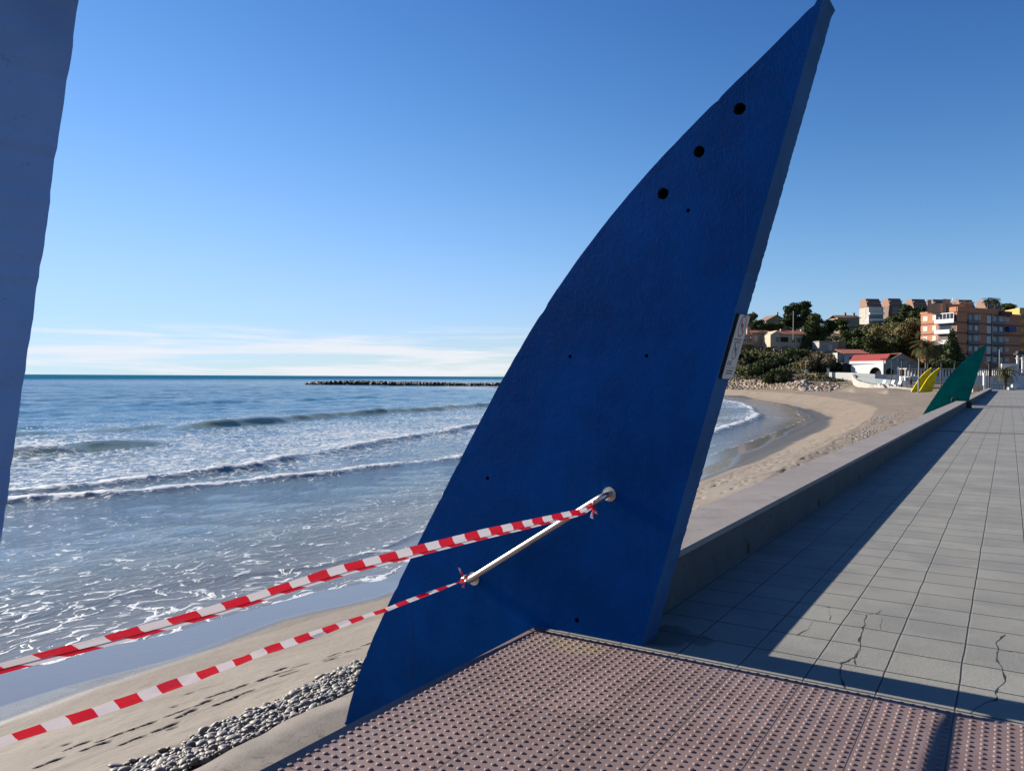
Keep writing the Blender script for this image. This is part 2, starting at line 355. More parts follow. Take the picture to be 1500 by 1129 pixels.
def hillZ(X, Y):
    D = -X*math.sin(TH)+Y*math.cos(TH); S = X*math.cos(TH)+Y*math.sin(TH)
    px = 750+F*S/np.maximum(D, 1); D = np.maximum(D, 1)
    i = np.clip(np.searchsorted(_cols, px)-1, 0, len(_cols)-2); j = np.clip(np.searchsorted(_Ds, D)-1, 0, len(_Ds)-2)
    a = np.clip((px-_cols[i])/(_cols[i+1]-_cols[i]), 0, 1); b = np.clip((D-_Ds[j])/(_Ds[j+1]-_Ds[j]), 0, 1)
    return (_Z[i, j]*(1-a)+_Z[i+1, j]*a)*(1-b)+(_Z[i, j+1]*(1-a)+_Z[i+1, j+1]*a)*b
def beachZ(X, Y):
    s = X-shoreX(Y)
    z = np.interp(s, [-400, -60, -10, -3, 0, 1.6, 3.2, 5.4, 6.3, 7.1, 12, 40, 200], [-14, -6, -3.4, -2.86, SEA, -2.60, -2.32, -1.72, -1.46, -1.22, -1.12, -1.0, -.8])
    return z
def terrainZ(X, Y, detail=True):
    z = np.maximum(beachZ(X, Y), hillZ(X, Y))
    dry = sstep(1.5, 4.5, X-shoreX(Y))
    far = sstep(20, 60, np.hypot(X, Y))
    if detail:
        z = z+dry*(fbm(X/1.6, Y/1.6, 4, 3)*.09*(1-far)+fbm(X/3, Y/3, 4, 5)*.28*far)
        z = z+fbm(X*7, Y*7, 2, 8)*.012*dry
        h = hillZ(X, Y); z = z+sstep(-1.2, 1.5, h)*(fbm(X/4, Y/4, 4, 9)*1.2)*sstep(170, 200, -X*math.sin(TH)+Y*math.cos(TH))
    return z
def tz(x, y): return float(terrainZ(np.array([x]), np.array([y]))[0])

FOOT = [(84, 1121), (149, 1104), (172, 1083), (218, 1065), (259, 1051), (278, 1063), (299, 1036), (323, 1020), (362, 1007), (358, 1030), (392, 995), (433, 987), (424, 998), (442, 969), (480, 963), (412, 969), (485, 974), (500, 951), (526, 948), (536, 930), (192, 1106), (328, 1049), (230, 1092), (120, 1075)]
def build_terrain():
    a1 = np.arange(-118, -76, .5); a2 = np.arange(-76, -22, .12); a3 = np.arange(-22, 1.5, .11); a4 = np.arange(1.5, 40, .7)
    A = np.radians(np.concatenate([a1, a2, a3, a4]))
    r1 = np.exp(np.arange(math.log(4.2), math.log(15.5), .0025)); r2_ = np.exp(np.arange(math.log(15.5), math.log(60), .009)); r3 = np.exp(np.arange(math.log(60), math.log(420), .008)); r4 = np.array([450, 520, 650, 900, 1400.])
    Rr = np.concatenate([r1, r2_, r3, r4])
    AA, RR = np.meshgrid(A, Rr); X = RR*np.sin(AA); Y = RR*np.cos(AA)
    Z = terrainZ(X, Y)
    # footprints
    pts = []
    for k, (px, py) in enumerate(FOOT):
        p = atz(px, py, -1.68); pts.append((p.x+random.uniform(-.1, .1), p.y+random.uniform(-.06, .06), random.uniform(-.25, .25), 1.0))
    for k in range(8): pts.append((random.uniform(-7.9, -6.1), random.uniform(2.5, 9.5), random.uniform(-1, 1), .45))
    for k in range(520):
        Yk = random.uniform(17, 60); pts.append((random.uniform(-9.0, -4.2)-max(0, (Yk-34)*.0), Yk, random.uniform(-.5, .5), 1.7))
    for (x, y, a, sc) in pts:
        dx = X-x; dy = Y-y; m = (np.abs(dx) < .5) & (np.abs(dy) < .5)
        if not m.any(): continue
        u = dx[m]*math.cos(a)+dy[m]*math.sin(a); v = -dx[m]*math.sin(a)+dy[m]*math.cos(a)
        if sc < .9:
            dpt = np.exp(-((u/.045)**2+(v/.05)**2)**2); Z[m] -= .03*dpt; continue
        q = .98 if sc == 1.0 else sc*.8
        sole = np.exp(-((u/(.052*q))**2+((v-.05)/(.085*q))**2)**2); heel = np.exp(-((u/(.040*q))**2+((v+.085)/(.055*q))**2)**2)
        rim = np.exp(-((u/.10)**2+(v/.19)**2))
        Z[m] += -.055*sc*np.maximum(sole, heel)+.010*rim
    # the built promenade sits in the ground
    under = (X > -4.7) & (Y < 150); Z = np.where(under & (X > -2.5), np.minimum(Z, -1.9), Z)
    ncol = len(A); nrow = len(Rr); V = np.stack([X, Y, Z], -1).reshape(-1, 3)
    idx = np.arange(nrow*ncol).reshape(nrow, ncol)
    Fq = np.stack([idx[:-1, :-1], idx[1:, :-1], idx[1:, 1:], idx[:-1, 1:]], -1).reshape(-1, 4)[:, ::-1]
    me = np_mesh('beach', V, Fq, True)
    Xf, Yf = X.ravel(), Y.ravel()
    wn = fbm(Xf/2.2, Yf/5, 3, 21)*1.0+fbm(Xf/.5, Yf/.9, 2, 23)*.12
    wet = sstep(.35, -.25, Xf-wetX(Yf)+wn*.9)
    s = Xf-shoreX(Yf)
    lim = np.interp(Yf, [0, 14, 24, 36, 44, 60, 90], [9, 9, 3.9, 3.0, 1.6, 1.3, .8])
    film = sstep(lim+.3, lim-.3, s+wn*1.0)*wet
    hz = hillZ(Xf, Yf); D = -Xf*math.sin(TH)+Yf*math.cos(TH)
    rock = sstep(-2.2, -1.2, hz)*sstep(165, 180, D)*sstep(3.2, 1.2, hz); veg = sstep(1.2, 2.6, hz)*sstep(170, 185, D)
    fattr(me, 'wet', wet); fattr(me, 'film', film); fattr(me, 'rock', rock); fattr(me, 'veg', veg)
    g = G('sand'); p = g.geo; w = g.attr('wet'); f = g.attr('film'); rk = g.attr('rock'); vg = g.attr('veg')
    c = g.mix(g.rng(g.noise(.5, 5, .6, vec=p), .3, .7), (.215, .175, .135), (.27, .225, .175))
    c = g.mix(g.math('MULTIPLY', g.rng(g.noise(3.2, 6, .7, vec=p, stretch=(1, .6, 1)), .5, .72), .5), c, (.17, .135, .095))
    c = g.mix(g.math('MULTIPLY', g.rng(g.noise(160, 3, .7, vec=p), .45, .8), .35), c, (.40, .35, .29))
    c = g.mix(g.math('MULTIPLY', g.rng(g.noise(.35, 5, .7, 1.5, vec=p, stretch=(1, .5, 1)), .54, .64), .55), c, (.12, .095, .062))
    sp2 = g.n('ShaderNodeSeparateXYZ'); g.l(p, sp2.inputs[0])
    lit = g.rng(g.noise(.55, 8, .8, 2.0, vec=p, stretch=(1.6, .35, 1)), .50, .58); zone = g.math('MULTIPLY', g.rng(sp2.outputs[1], 14, 30), g.rng(g.noise(.16, 3, vec=p, stretch=(1.5, .5, 1)), .40, .55))
    c = g.mix(g.math('MULTIPLY', g.math('MULTIPLY', lit, zone), .75), c, (.105, .075, .045))
    warm = g.rng(sp2.outputs[1], 20, 60); c = g.mix(g.math('MULTIPLY', warm, .55), c, g.mix(g.noise(.9, 6, .7, vec=p), (.24, .175, .115), (.46, .35, .235)))
    c = g.mix(w, c, (.10, .085, .062)); c = g.mix(f, c, (.235, .215, .19))
    rc = g.mix(g.rng(g.noise(.5, 6, .75, 1, vec=p), .35, .65), (.13, .09, .06), (.52, .42, .28)); c = g.mix(rk, c, rc)
    vc = g.mix(g.rng(g.noise(.25, 5, .7, vec=p), .35, .65), (.05, .052, .024), (.16, .125, .075)); c = g.mix(vg, c, vc)
    ro = g.math('SUBTRACT', .92, g.math('ADD', g.math('MULTIPLY', w, .35), g.math('MULTIPLY', f, .46)))
    dryf = g.math('SUBTRACT', 1.0, g.math('MULTIPLY', w, .93))
    hh = g.math('MULTIPLY', g.math('ADD', g.noise(14, 5, .65, vec=p), g.math('MULTIPLY', g.noise(2.5, 4, .6, vec=p), 3.0)), dryf)
    n1 = g.bump(hh, .32, .03); n2 = g.bump(g.math('MULTIPLY', g.noise(.8, 6, .75, vec=p), g.math('MAXIMUM', rk, vg)), 1.0, 2.0, n1)
    tag(link('beach_sand', me, g.done(c, ro, n2, spec=.5)), kind='structure')
build_terrain()

# ------------------------------------------------------------------ sea
CRESTS = [  # (Ys, Xs, height, front width, back width, foam on crest, trailing foam)
 ([-30, 13.7, 17.4, 22.8, 28, 33.8, 48, 60], [-31, -28.1, -26.9, -25.9, -25.3, -24.7, -24.5, -24.5], .27, .5, 1.6, 1.1, .8, (-60, 52)),
 ([-30, 14, 20.5, 25.5, 34.9, 43.5, 55.4, 80], [-31, -29.9, -30.0, -30.4, -33.4, -35.5, -38.6, -42], .34, .6, 1.8, .95, .7, (-60, 75)),
 ([-10, 22, 26.2, 30.5, 40], [-44, -44.9, -46, -45.8, -46.5], .62, 1.1, 2.6, .9, .25, (-40, 32)),
 ([20, 30.9, 33.8], [-63, -61.5, -59], .35, 1.2, 2.5, .1, .1, (0, 42)),
 ([30, 42, 60, 81, 94, 130], [-54, -56.2, -60.3, -61.8, -64.4, -70], .65, 1.1, 3.2, .2, .2, (38, 110)),
 ([40, 88, 101, 130], [-100, -104, -106.4, -110], .5, 1.8, 4, .0, .0, (60, 130)),
 ([-20, 10.6, 12.6, 13.7, 15.5, 19, 30, 45], [-17.5, -14.9, -13.7, -13.3, -13.5, -14.3, -15.2, -16.], .040, .16, .8, .45, .22, (-20, 60)),
 ([40, 60, 87, 110, 128, 164], [-18.0, -19.5, -23, -30, -36, -52], .28, .6, 2, 1.1, .9, (45, 175)),
 ([50, 60, 87, 110, 128, 164], [-25, -27, -31, -38, -44, -60], .35, .8, 2.4, 1.1, .8, (55, 180)),
 ([60, 87, 110, 128, 164], [-37, -42, -49, -56, -72], .4, .9, 2.8, .9, .5, (75, 180)),
 ([80, 110, 140, 180], [-60, -66, -75, -92], .5, 1, 3, .6, .3, (95, 190)),
]
def build_sea():
    A = np.radians(np.concatenate([np.arange(-125, -76, .8), np.arange(-76, -10, .15), np.arange(-10, 3, .6)]))
    Rr = np.concatenate([np.exp(np.arange(math.log(9), math.log(420), .0042)), np.exp(np.arange(math.log(420), math.log(40000), .013))])
    AA, RR = np.meshgrid(A, Rr); X = RR*np.sin(AA); Y = RR*np.cos(AA)
    s = shoreX(Y)-X                      # seaward distance
    Z = np.full_like(X, SEA); foam = np.zeros_like(X); wall = np.zeros_like(X)
    off = sstep(.5, 12, s)*(.40+.60*sstep(12, 45, s)+.55*sstep(60, 110, s))
    rs = np.random.default_rng(5)
    for L, a, n in ((9, .05, 5), (4.2, .034, 6), (2.0, .017, 7), (1.0, .008, 7)):
        fade = np.clip(1.6-RR*.0075/(L*.35), 0, 1)
        for k in range(n):
            th = rs.normal(0, .7); kk = 2*PI/(L*rs.uniform(.75, 1.3)); ph = rs.uniform(0, 6.28)
            wx = X*math.cos(th)+Y*math.sin(th)+fbm(X/(L*3), Y/(L*3), 2, k)*L*1.2
            sn = np.sin(kk*wx+ph); Z += fade*off*a*(sn+.35*np.abs(sn))*.5
    big = sstep(45, 90, s); Z += big*.12*np.sin(X*2*PI/26+fbm(X/40, Y/60, 2, 50)*8)*np.clip(2-RR/500, 0, 1)
    for (cy, cx, h, wf, wb, fo, tr, (y0, y1)) in CRESTS:
        m = (Y > y0-8) & (Y < y1+8) & (RR < 220)
        Xm, Ym = X[m], Y[m]
        xc = np.interp(Ym, cy, cx)+fbm(Ym/5, Xm*0, 3, int(abs(cx[0])*10))*1.3*min(1, h*3)+fbm(Ym/.9, Xm*0, 2, 3)*.25*min(1, h*2)
        u = Xm-xc; ends = sstep(y0-3, y0+6, Ym)*sstep(y1+4, y1-8, Ym)
        mod = np.clip(.8+fbm(Ym/(4 if h < .5 else 12), Xm*0+3, 3, 77)*(1.1 if h < .5 else .7), .25, 1.25)*ends
        prof = np.where(u > 0, np.exp(-(u/wf)**2), np.exp(-(u/wb)**2))
        rough = fbm(Xm/.3, Ym/.35, 4, 33)*(1.1 if h < .5 else .25)
        Z[m] += h*mod*prof*(1+fo*.35*rough)
        if abs(fo) > 0:
            if abs(cx[0]) == 44: fl = sstep(25.5, 23.5, Ym)
            elif cx[0] == -54: fl = sstep(78, 86, Ym)*sstep(100, 92, Ym)*3
            else: fl = 1
            fo_l = fo*fl*np.exp(-((u+wf*.15)/(wf*.75))**2)*np.clip(mod*1.3, 0, 1.1)
            trl = tr*np.where(u < 0, np.exp(u/(7*min(1, h*3.2))), np.exp(-(u/.9)**2))*mod*.8
            foam[m] = np.maximum(foam[m], np.maximum(fo_l, trl*.72))
        wall[m] = np.maximum(wall[m], (0 if cx[0] == -100 else 1)*np.clip(mod*1.2, 0, 1)*np.exp(-((u-wf*.75)/(wf*.75))**2)*(min(1, h*2.2) if h > .2 else .12))
    # general foam density by distance from the shore
    gen = np.interp(s, [-5, .02, .10, .35, 1.2, 4, 8, 13, 16, 22, 32, 44, 58, 75, 200], [.6, .6, .40, .04, .04, .09, .08, .12, .34, .50, .50, .36, .16, .05, .0])
    gen = gen+fbm(X/6, Y/9, 3, 91)*.42*sstep(70, 40, s)+fbm(X/1.8, Y/2.6, 2, 95)*.18*sstep(60, 30, s)
    gen = np.where(s < .4, gen*.8, gen)
    nearleft = sstep(9, 2, np.abs(Y-8))*sstep(8, 1.5, s)*.17
    gen = np.where((s < .5) & (s > -1), gen*(.35+1.1*np.clip(vnoise(Y/.35, X/.2, 97), 0, 1)), gen)
    foam = np.maximum(foam, np.clip(gen+nearleft, 0, .75))
    deep = np.where((s > 28) & ~((Y < 25) & (X > -50)) & ~((Y > 80) & (Y < 97)), wall, 0); foam = foam*(1-.92*sstep(.12, .4, deep))+0*foam
    # thin water climbs the sand in lobes
    Z += sstep(3.0, 0, s)*(fbm(Y/1.7, X*0, 3, 61)*.05)
    ncol = len(A); nrow = len(Rr); idx = np.arange(nrow*ncol).reshape(nrow, ncol)
    keep = (s > -2.6)
    fk = keep[:-1, :-1] & keep[1:, :-1] & keep[1:, 1:] & keep[:-1, 1:]
    Fq = np.stack([idx[:-1, :-1], idx[1:, :-1], idx[1:, 1:], idx[:-1, 1:]], -1)[fk][:, ::-1]
    used = np.unique(Fq); rem = np.full(nrow*ncol, -1); rem[used] = np.arange(len(used))
    me = np_mesh('sea', np.stack([X, Y, Z], -1).reshape(-1, 3)[used], rem[Fq], True)
    fattr(me, 'foam', foam.ravel()[used]); fattr(me, 'shore', s.ravel()[used]); fattr(me, 'face', wall.ravel()[used])
    g = G('sea_water'); p = g.geo; fo = g.attr('foam'); sh = g.attr('shore'); wl = g.attr('face')
    c = g.mix(g.rng(sh, 0, 9), (.26, .25, .22), (.25, .37, .47)); c = g.mix(g.rng(sh, 9, 60), c, (.12, .33, .48)); c = g.mix(g.rng(sh, 60, 450), c, (.035, .21, .37))  # sky reflection is put into the base colour, fully so far offshore
    c = g.mix(g.math('MULTIPLY', g.rng(g.noise(.10, 6, .7, vec=p, stretch=(1.4, .5, 1)), .45, .62), g.rng(sh, 25, 120, 0, .6)), c, (.006, .06, .12))  # wavelets' dark and bright put into the colour as stretched patches
    sc = g.math('MULTIPLY', g.rng(sh, 50, 600, .5, .0), g.math('SUBTRACT', 1.0, g.math('MULTIPLY', wl, .8)))
    c = g.mix(g.math('MULTIPLY', wl, g.rng(sh, 20, 34, .75, 1.0)), c, g.mix(g.rng(sh, 20, 32), (.30, .285, .25), (.42, .46, .28)))
    # foam lace
    dv = g.n('ShaderNodeVectorMath', operation='MULTIPLY_ADD')
    nz = g.n('ShaderNodeTexNoise', i_Scale=.9, i_Detail=3.0); g.l(p, nz.inputs['Vector']); g.l(nz.outputs['Color'], dv.inputs[0]); dv.inputs[1].default_value = (1.3, 1.3, 0); g.l(p, dv.inputs[2])
    flat = g.n('ShaderNodeVectorMath', operation='MULTIPLY'); g.l(dv.outputs[0], flat.inputs[0]); flat.inputs[1].default_value = (1.15, .62, 0)
    v1 = g.vor(2.0, vec=flat.outputs[0]); v2 = g.vor(5.2, vec=flat.outputs[0])
    nn = g.noise(2.4, 6, .68, vec=flat.outputs[0])
    lace = g.math('ADD', g.math('MULTIPLY', v1, 1.15), g.math('MULTIPLY', v2, .75))            # 0 on the lines
    val = g.math('ADD', g.math('SUBTRACT', g.math('MULTIPLY', fo, .50), lace), g.math('MULTIPLY', g.math('SUBTRACT', nn, .5), .8))
    fm = g.rng(val, .0, .14)
    solid = g.rng(g.math('ADD', fo, g.math('ADD', g.math('MULTIPLY', g.math('SUBTRACT', g.noise(5, 6, .75, vec=p), .5), 1.3), g.math('MULTIPLY', g.math('SUBTRACT', g.noise(13, 4, .7, vec=p), .5), 1.3))), .76, 1.05)
    fm = g.math('MAXIMUM', fm, solid, clamp=True)
    fm = g.math('MULTIPLY', fm, g.rng(fo, .03, .12))
    c2 = g.mix(fm, c, (.95, .97, .98))
    ro = g.math('ADD', g.rng(sh, 20, 700, .08, .25), g.math('MULTIPLY', fm, .5))
    st = g.rng(sh, .2, 6, .10, 1)
    b1 = g.bump(g.math('MULTIPLY', g.noise(3.6, 7, .66, .4, vec=p, stretch=(1.3, .50, 1)), st), .95, .18)
    far = g.rng(sh, 25, 160, 0, 1)
    b2 = g.bump(g.math('MULTIPLY', g.noise(.75, 8, .66, .3, vec=p, stretch=(1.3, .5, 1)), far), 1.0, .9, b1)
    b3 = g.bump(g.math('MULTIPLY', g.noise(5, 6, .8, vec=p), fm), .8, .05, b2)
    g.b.inputs['IOR'].default_value = 1.33
    tag(link('sea', me, g.done(c2, ro, b3, spec=sc)), kind='structure')
build_sea()

# ------------------------------------------------------------------ promenade
def slab(name, x0, x1, y0, y1, z0, z1, mats, kind='structure'):
    o = MB().box(x0, x1, y0, y1, z0, z1).build(name, mats); return tag(o, kind=kind)
slab('promenade_paving', -2.69, 14, 4.66, 150, -2.2, 0, M_pave)
slab('tactile_platform', -2.72, 14, -6, 4.655, -2.2, .001, M_pink)
def bumps():
    sp = .3735/7; xs = np.arange(-.22-sp*6.5-.3735*5.7, .75, sp); xs = -.22+sp*.5+sp*np.arange(-47, 18); ys = 4.618-sp*np.arange(0, 84)
    XX, YY = np.meshgrid(xs, ys); P0 = np.stack([XX.ravel(), YY.ravel()], -1); P0 = P0[P0[:, 0] > -2.695]
    seg = 8; th = np.arange(seg)/seg*2*PI; prof = [(.0130, 0), (.0112, .0052), (.0088, .0064)]
    base = [(r*math.cos(t), r*math.sin(t), z) for r, z in prof for t in th]+[(0, 0, .0066)]; base = np.array(base); nb = len(base)
    V = np.zeros((len(P0), nb, 3)); V[:] = base; V[:, :, :2] *= rng.uniform(.88, 1.08, (len(P0), 1, 1)); V[:, :, 2] *= rng.uniform(.75, 1.1, (len(P0), 1))
    V[:, :, 0] += P0[:, 0:1]; V[:, :, 1] += P0[:, 1:2]; V[:, :, 2] += .001
    tri = []
    for j in range(2):
        for k in range(seg):
            a, b = j*seg+k, j*seg+(k+1) % seg; tri += [(a, b, b+seg), (a, b+seg, a+seg)]
    for k in range(seg): tri.append((2*seg+k, 2*seg+(k+1) % seg, nb-1))
    tri = np.array(tri); Fq = (tri[None]+(np.arange(len(P0))*nb)[:, None, None]).reshape(-1, 3)
    me = np_mesh('tactile_studs', V.reshape(-1, 3), Fq, True)
    tag(link('tactile_studs', me, M_pink), 'small raised round studs covering the pink platform', 'tactile studs', kind='stuff')
bumps()
# cracks in the paving, thin dark slivers
def crack(pxs, w):
    mb = MB(); P_ = [atz(x, y, .0012) for x, y in pxs]; Q = []
    for a, b in zip(P_[:-1], P_[1:]):
        for t in (0, .33, .66):
            q = a.lerp(b, t); q += Vector((random.uniform(-1, 1), random.uniform(-1, 1), 0))*.008; Q.append(q)
    Q.append(P_[-1]); vs = []
    for i, q in enumerate(Q):
        d = (Q[min(i+1, len(Q)-1)]-Q[max(0, i-1)]).normalized(); n = Vector((-d.y, d.x, 0))*w*random.choice((.3, .4, .55, .7, 1.8))*(.25 if i in (0, len(Q)-1) else 1)
        vs += [q+n, q-n]
    mb.add(vs, [(2*i, 2*i+1, 2*i+3, 2*i+2) for i in range(len(Q)-1)])
    o = mb.build('paving_crack', M_dark); return tag(o, kind='structure')
crack([(1292, 893), (1283, 898), (1268, 900), (1267, 912), (1263, 923), (1258, 935), (1261, 945), (1253, 962), (1233, 971), (1229, 981), (1234, 995), (1238, 1009)], .0042)
crack([(1215, 887), (1217, 903), (1213, 908), (1190, 910), (1183, 921), (1166, 931)], .0018); crack([(1261, 945), (1253, 962), (1254, 974)], .003)
crack([(1472, 928), (1458, 940), (1464, 952), (1458, 964), (1468, 976), (1470, 996), (1460, 1012), (1457, 1024), (1437, 1034), (1419, 1045)], .004)
crack([(1192, 890), (1213, 889), (1235, 894), (1268, 900)], .0016); crack([(1290, 903), (1291, 922)], .0015); crack([(1464, 952), (1480, 954), (1497, 953)], .0016)
# thin transverse bands on the far paving
for (y0, y1, m) in ((29.2, 29.7, M_ledge), (56.6, 60.0, simple('dark_band', (.17, .135, .14), .8, .12, 2)), (83, 83.6, M_ledge), (108, 108.6, M_ledge)):
    slab('paving_band', -2.09, 10, y0, y1, -.05, .006, m)
# foot ledge along the beach
def ledge():
    xs = np.array([-2.70, -3.2, -4.2, -4.72, -4.98, -5.04, -5.06]); ys = np.arange(-4, 50, .08)
    XX, YY = np.meshgrid(xs, ys); XX = XX+np.where(XX < -4.5, fbm(YY/.7, YY*0, 3, 4)*.16+fbm(YY/.12, YY*0, 2, 6)*.02, 0)
    ZZ = np.full_like(XX, -1.095)+fbm(XX/.8, YY/.8, 3, 2)*.03; ZZ[:, 4] -= .03; ZZ[:, 5] -= .09; ZZ[:, 6] = -2.0
    n, k = XX.shape; idx = np.arange(n*k).reshape(n, k)
    me = np_mesh('ledge', np.stack([XX, YY, ZZ], -1).reshape(-1, 3), np.stack([idx[:-1, :-1], idx[:-1, 1:], idx[1:, 1:], idx[1:, :-1]], -1).reshape(-1, 4), True)
    tag(link('concrete_footing', me, M_ledge), kind='structure')
ledge()
# low parapet wall
def parapet(y0, y1, label):
    t = empty('parapet_wall', (-2.116, y0, 0), 0, label, 'wall', 'low parapet walls along the sea side')
    L = y1-y0
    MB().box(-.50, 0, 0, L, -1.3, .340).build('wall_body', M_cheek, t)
    mb = MB(); seg = 2.4; y = 0
    while y < L-.01:
        e = min(L, y+seg); mb.xz_prism([(-.545, .341), (.012, .341), (.012, .378), (.004, .386), (-.54, .386), (-.545, .380)], y+.0015, e-.0015); y = e
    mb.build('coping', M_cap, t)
    for k in range(int(L/3.3)+1):
        yy = 2.72+k*3.35
        if yy < L-.5: MB().box(-.05, .0035, yy, yy+.07, .01, .105).build('drain_slot', M_dark, t)
    return t
parapet(4.957, 54.4, 'long low grey parapet wall with pinkish coping running from the large blue sail to the green sail')
parapet(59.6, 135, 'far low parapet wall continuing beyond the green sail')

# ------------------------------------------------------------------ the painted concrete sails
KS = 4.70/4.755
CURVE = [(-.905, 3.865), (-.93, 3.87), (-.969, 3.826), (-1.195, 3.603), (-1.475, 3.417-.02), (-1.84, 3.12), (-2.187, 2.785), (-2.536, 2.39), (-2.854, 1.946), (-3.136, 1.512), (-3.446, 1.03), (-3.749, .55), (-3.981, .123), (-4.222, -.343), (-4.437, -.80), (-4.545, -1.12)]
CURVE = [(x*KS, H+(z-H)*KS) for x, z in CURVE]; SX = -1.9596
def sail_mesh(seed=1, thick=.26, holes=True):
    # smooth the curved edge
    P_ = np.array(CURVE[2:]); t = np.cumsum(np.r_[0, np.hypot(*np.diff(P_, axis=0).T)]); T = np.arange(0, t[-1], .035)
    cx = np.polynomial.polynomial.Polynomial.fit(t, P_[:, 0], 5)(T); cz = np.polynomial.polynomial.Polynomial.fit(t, P_[:, 1], 5)(T)
    rg = fbm(T/.07, T*0, 3, seed)*.005+np.where(vnoise(T/.05, T*0, seed+9) > .88, -.005, 0)
    tx, tz_ = np.gradient(cx), np.gradient(cz); L = np.hypot(tx, tz_); nx, nz = tz_/L, -tx/L
    cx = cx+nx*rg; cz = cz+nz*rg
    pts = [(-.884, 3.843), (-.914, 3.850)]+list(zip(cx, cz))+[(-4.50, -1.09), (-2.29, -1.20)]
    zs = np.arange(-1.1, 3.82, .018); e = fbm(zs/.045, zs*0, 3, seed+3)*(.009 if seed == 5 else .003)+fbm(zs/.4, zs*0, 2, seed+4)*.0015
    pts += [(SX+.2775*z+d, z) for z, d in zip(zs, e)]
    pts = [(x-SX, z) for x, z in pts]
    n = len(pts); bm = bmesh.new()
    fr = [bm.verts.new((x, 0, z)) for x, z in pts]; bk = [bm.verts.new((x+random.uniform(-.002, .002), thick, z)) for x, z in pts]
    inset = .012
    f1 = bm.faces.new(fr); f2 = bm.faces.new(bk[::-1])
    for i in range(n): bm.faces.new((fr[i], bk[i], bk[(i+1) % n], fr[(i+1) % n]))
    bmesh.ops.recalc_face_normals(bm, faces=bm.faces)
    for f in bm.faces:
        c = f.calc_center_median(); nn = f.normal
        f.material_index = 1 if (abs(nn.y) < .5 and nn.x > .8 and c.z > -1.1) else 0
    me = bpy.data.meshes.new('panel'); bm.to_mesh(me); bm.free()
    return me
def punch(me, mats, holes):
    o = bpy.data.objects.new('tmp', me); col.objects.link(o)
    for m in mats: me.materials.append(m)
    cutters = []
    for (x, z, r, d) in holes:
        mb = MB(); seg = 20; jit = [random.uniform(.93, 1.07) for _ in range(seg)]
        mb.xz_prism([(x+r*j*math.cos(2*PI*k/seg), z+r*j*math.sin(2*PI*k/seg)) for k, j in enumerate(jit)], -.05, d)
        c = mb.build('cut', M_hole); cutters.append(c)
        md = o.modifiers.new('b', 'BOOLEAN'); md.operation = 'DIFFERENCE'; md.object = c; md.solver = 'EXACT'; md.material_mode = 'TRANSFER'
    dg = bpy.context.evaluated_depsgraph_get(); ev = o.evaluated_get(dg)
    new = bpy.data.meshes.new_from_object(ev)
    for c in cutters: bpy.data.objects.remove(c)
    bpy.data.objects.remove(o)
    return new
HOLES = [(-1.379, 3.300, .036, .17), (-1.624, 3.082, .036, .17), (-1.856, 2.852, .036, .17), (-1.691, 2.730, .012, .06), (-2.506, 1.838, .012, .05), (-1.958, 1.837, .012, .05), (-3.168, .973, .014, .05), (-2.443, .072, .016, .05)]
HOLES = [(x*KS-SX, H+(z-H)*KS, r, d) for x, z, r, d in HOLES]
me = sail_mesh(1); me = punch(me, [M_blue, M_edge], HOLES)
main = empty('sail_sculpture', (SX, 4.70, 0), 0, 'tall navy blue concrete sail with three drilled holes and a sign, right of centre', 'sculpture', 'painted concrete sails')
body = link('sail_panel', me, None, main)
me2 = sail_mesh(5)
near = empty('sail_sculpture', (SX, .486, 0), 0, 'close blue concrete sail cut off by the left edge of the photo', 'sculpture', 'painted concrete sails')
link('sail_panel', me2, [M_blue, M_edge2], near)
def plain_sail(mat, loc, label, s=1, rz=0):
    t = empty('sail_sculpture', loc, R(rz), label, 'sculpture', 'painted concrete sails')
    m = sail_mesh(int(loc[1]) % 13); link('sail_panel', m, [mat, mat], t); t.scale = (s, s, s); return t
gs = plain_sail(M_green, (-2.15, 54.5, -.02), 'dark green concrete sail standing at the far end of the parapet')
MB().tube([(-1.0, -.02, .62), (-1.0, -.10, .62), (-1.0, -.10, .55)], .02, 8).build('ring_handle', M_iron, gs)
ring = MB(); ring.tube([(-.62+.16*math.cos(k*PI/8), -.03, .42+.2*math.sin(k*PI/8)) for k in range(17)], .028, 8); ring.build('ring', M_iron, gs, True)
plain_sail(M_yellow, (-11.37, 158.06, -.20), 'yellow concrete sail standing on the sand, the nearer right one of the yellow pair', 1, 25)
plain_sail(M_yellow, (-12.85, 161.3, -.12), 'yellow concrete sail half hidden behind the other yellow sail, the left one of the pair', 1, 25)

# long vertical crack low on the panel's seaward part
mb = MB(); a = atY(605, 884, 4.70); b = atY(604.5, 1002, 4.70); n_ = 16
for k in range(n_+1):
    q = a.lerp(b, k/n_); w_ = .0028*random.uniform(.3, 1.4)*(1 if 0 < k < n_ else .2); xo = q.x-SX+random.uniform(-.004, .004)
    mb.v += [(xo-w_, -.0012, q.z), (xo+w_, -.0012, q.z)]
    if k: i_ = len(mb.v); mb.f.append((i_-4, i_-3, i_-1, i_-2)); mb.m.append(0)
mb.build('crack', M_dark, main)
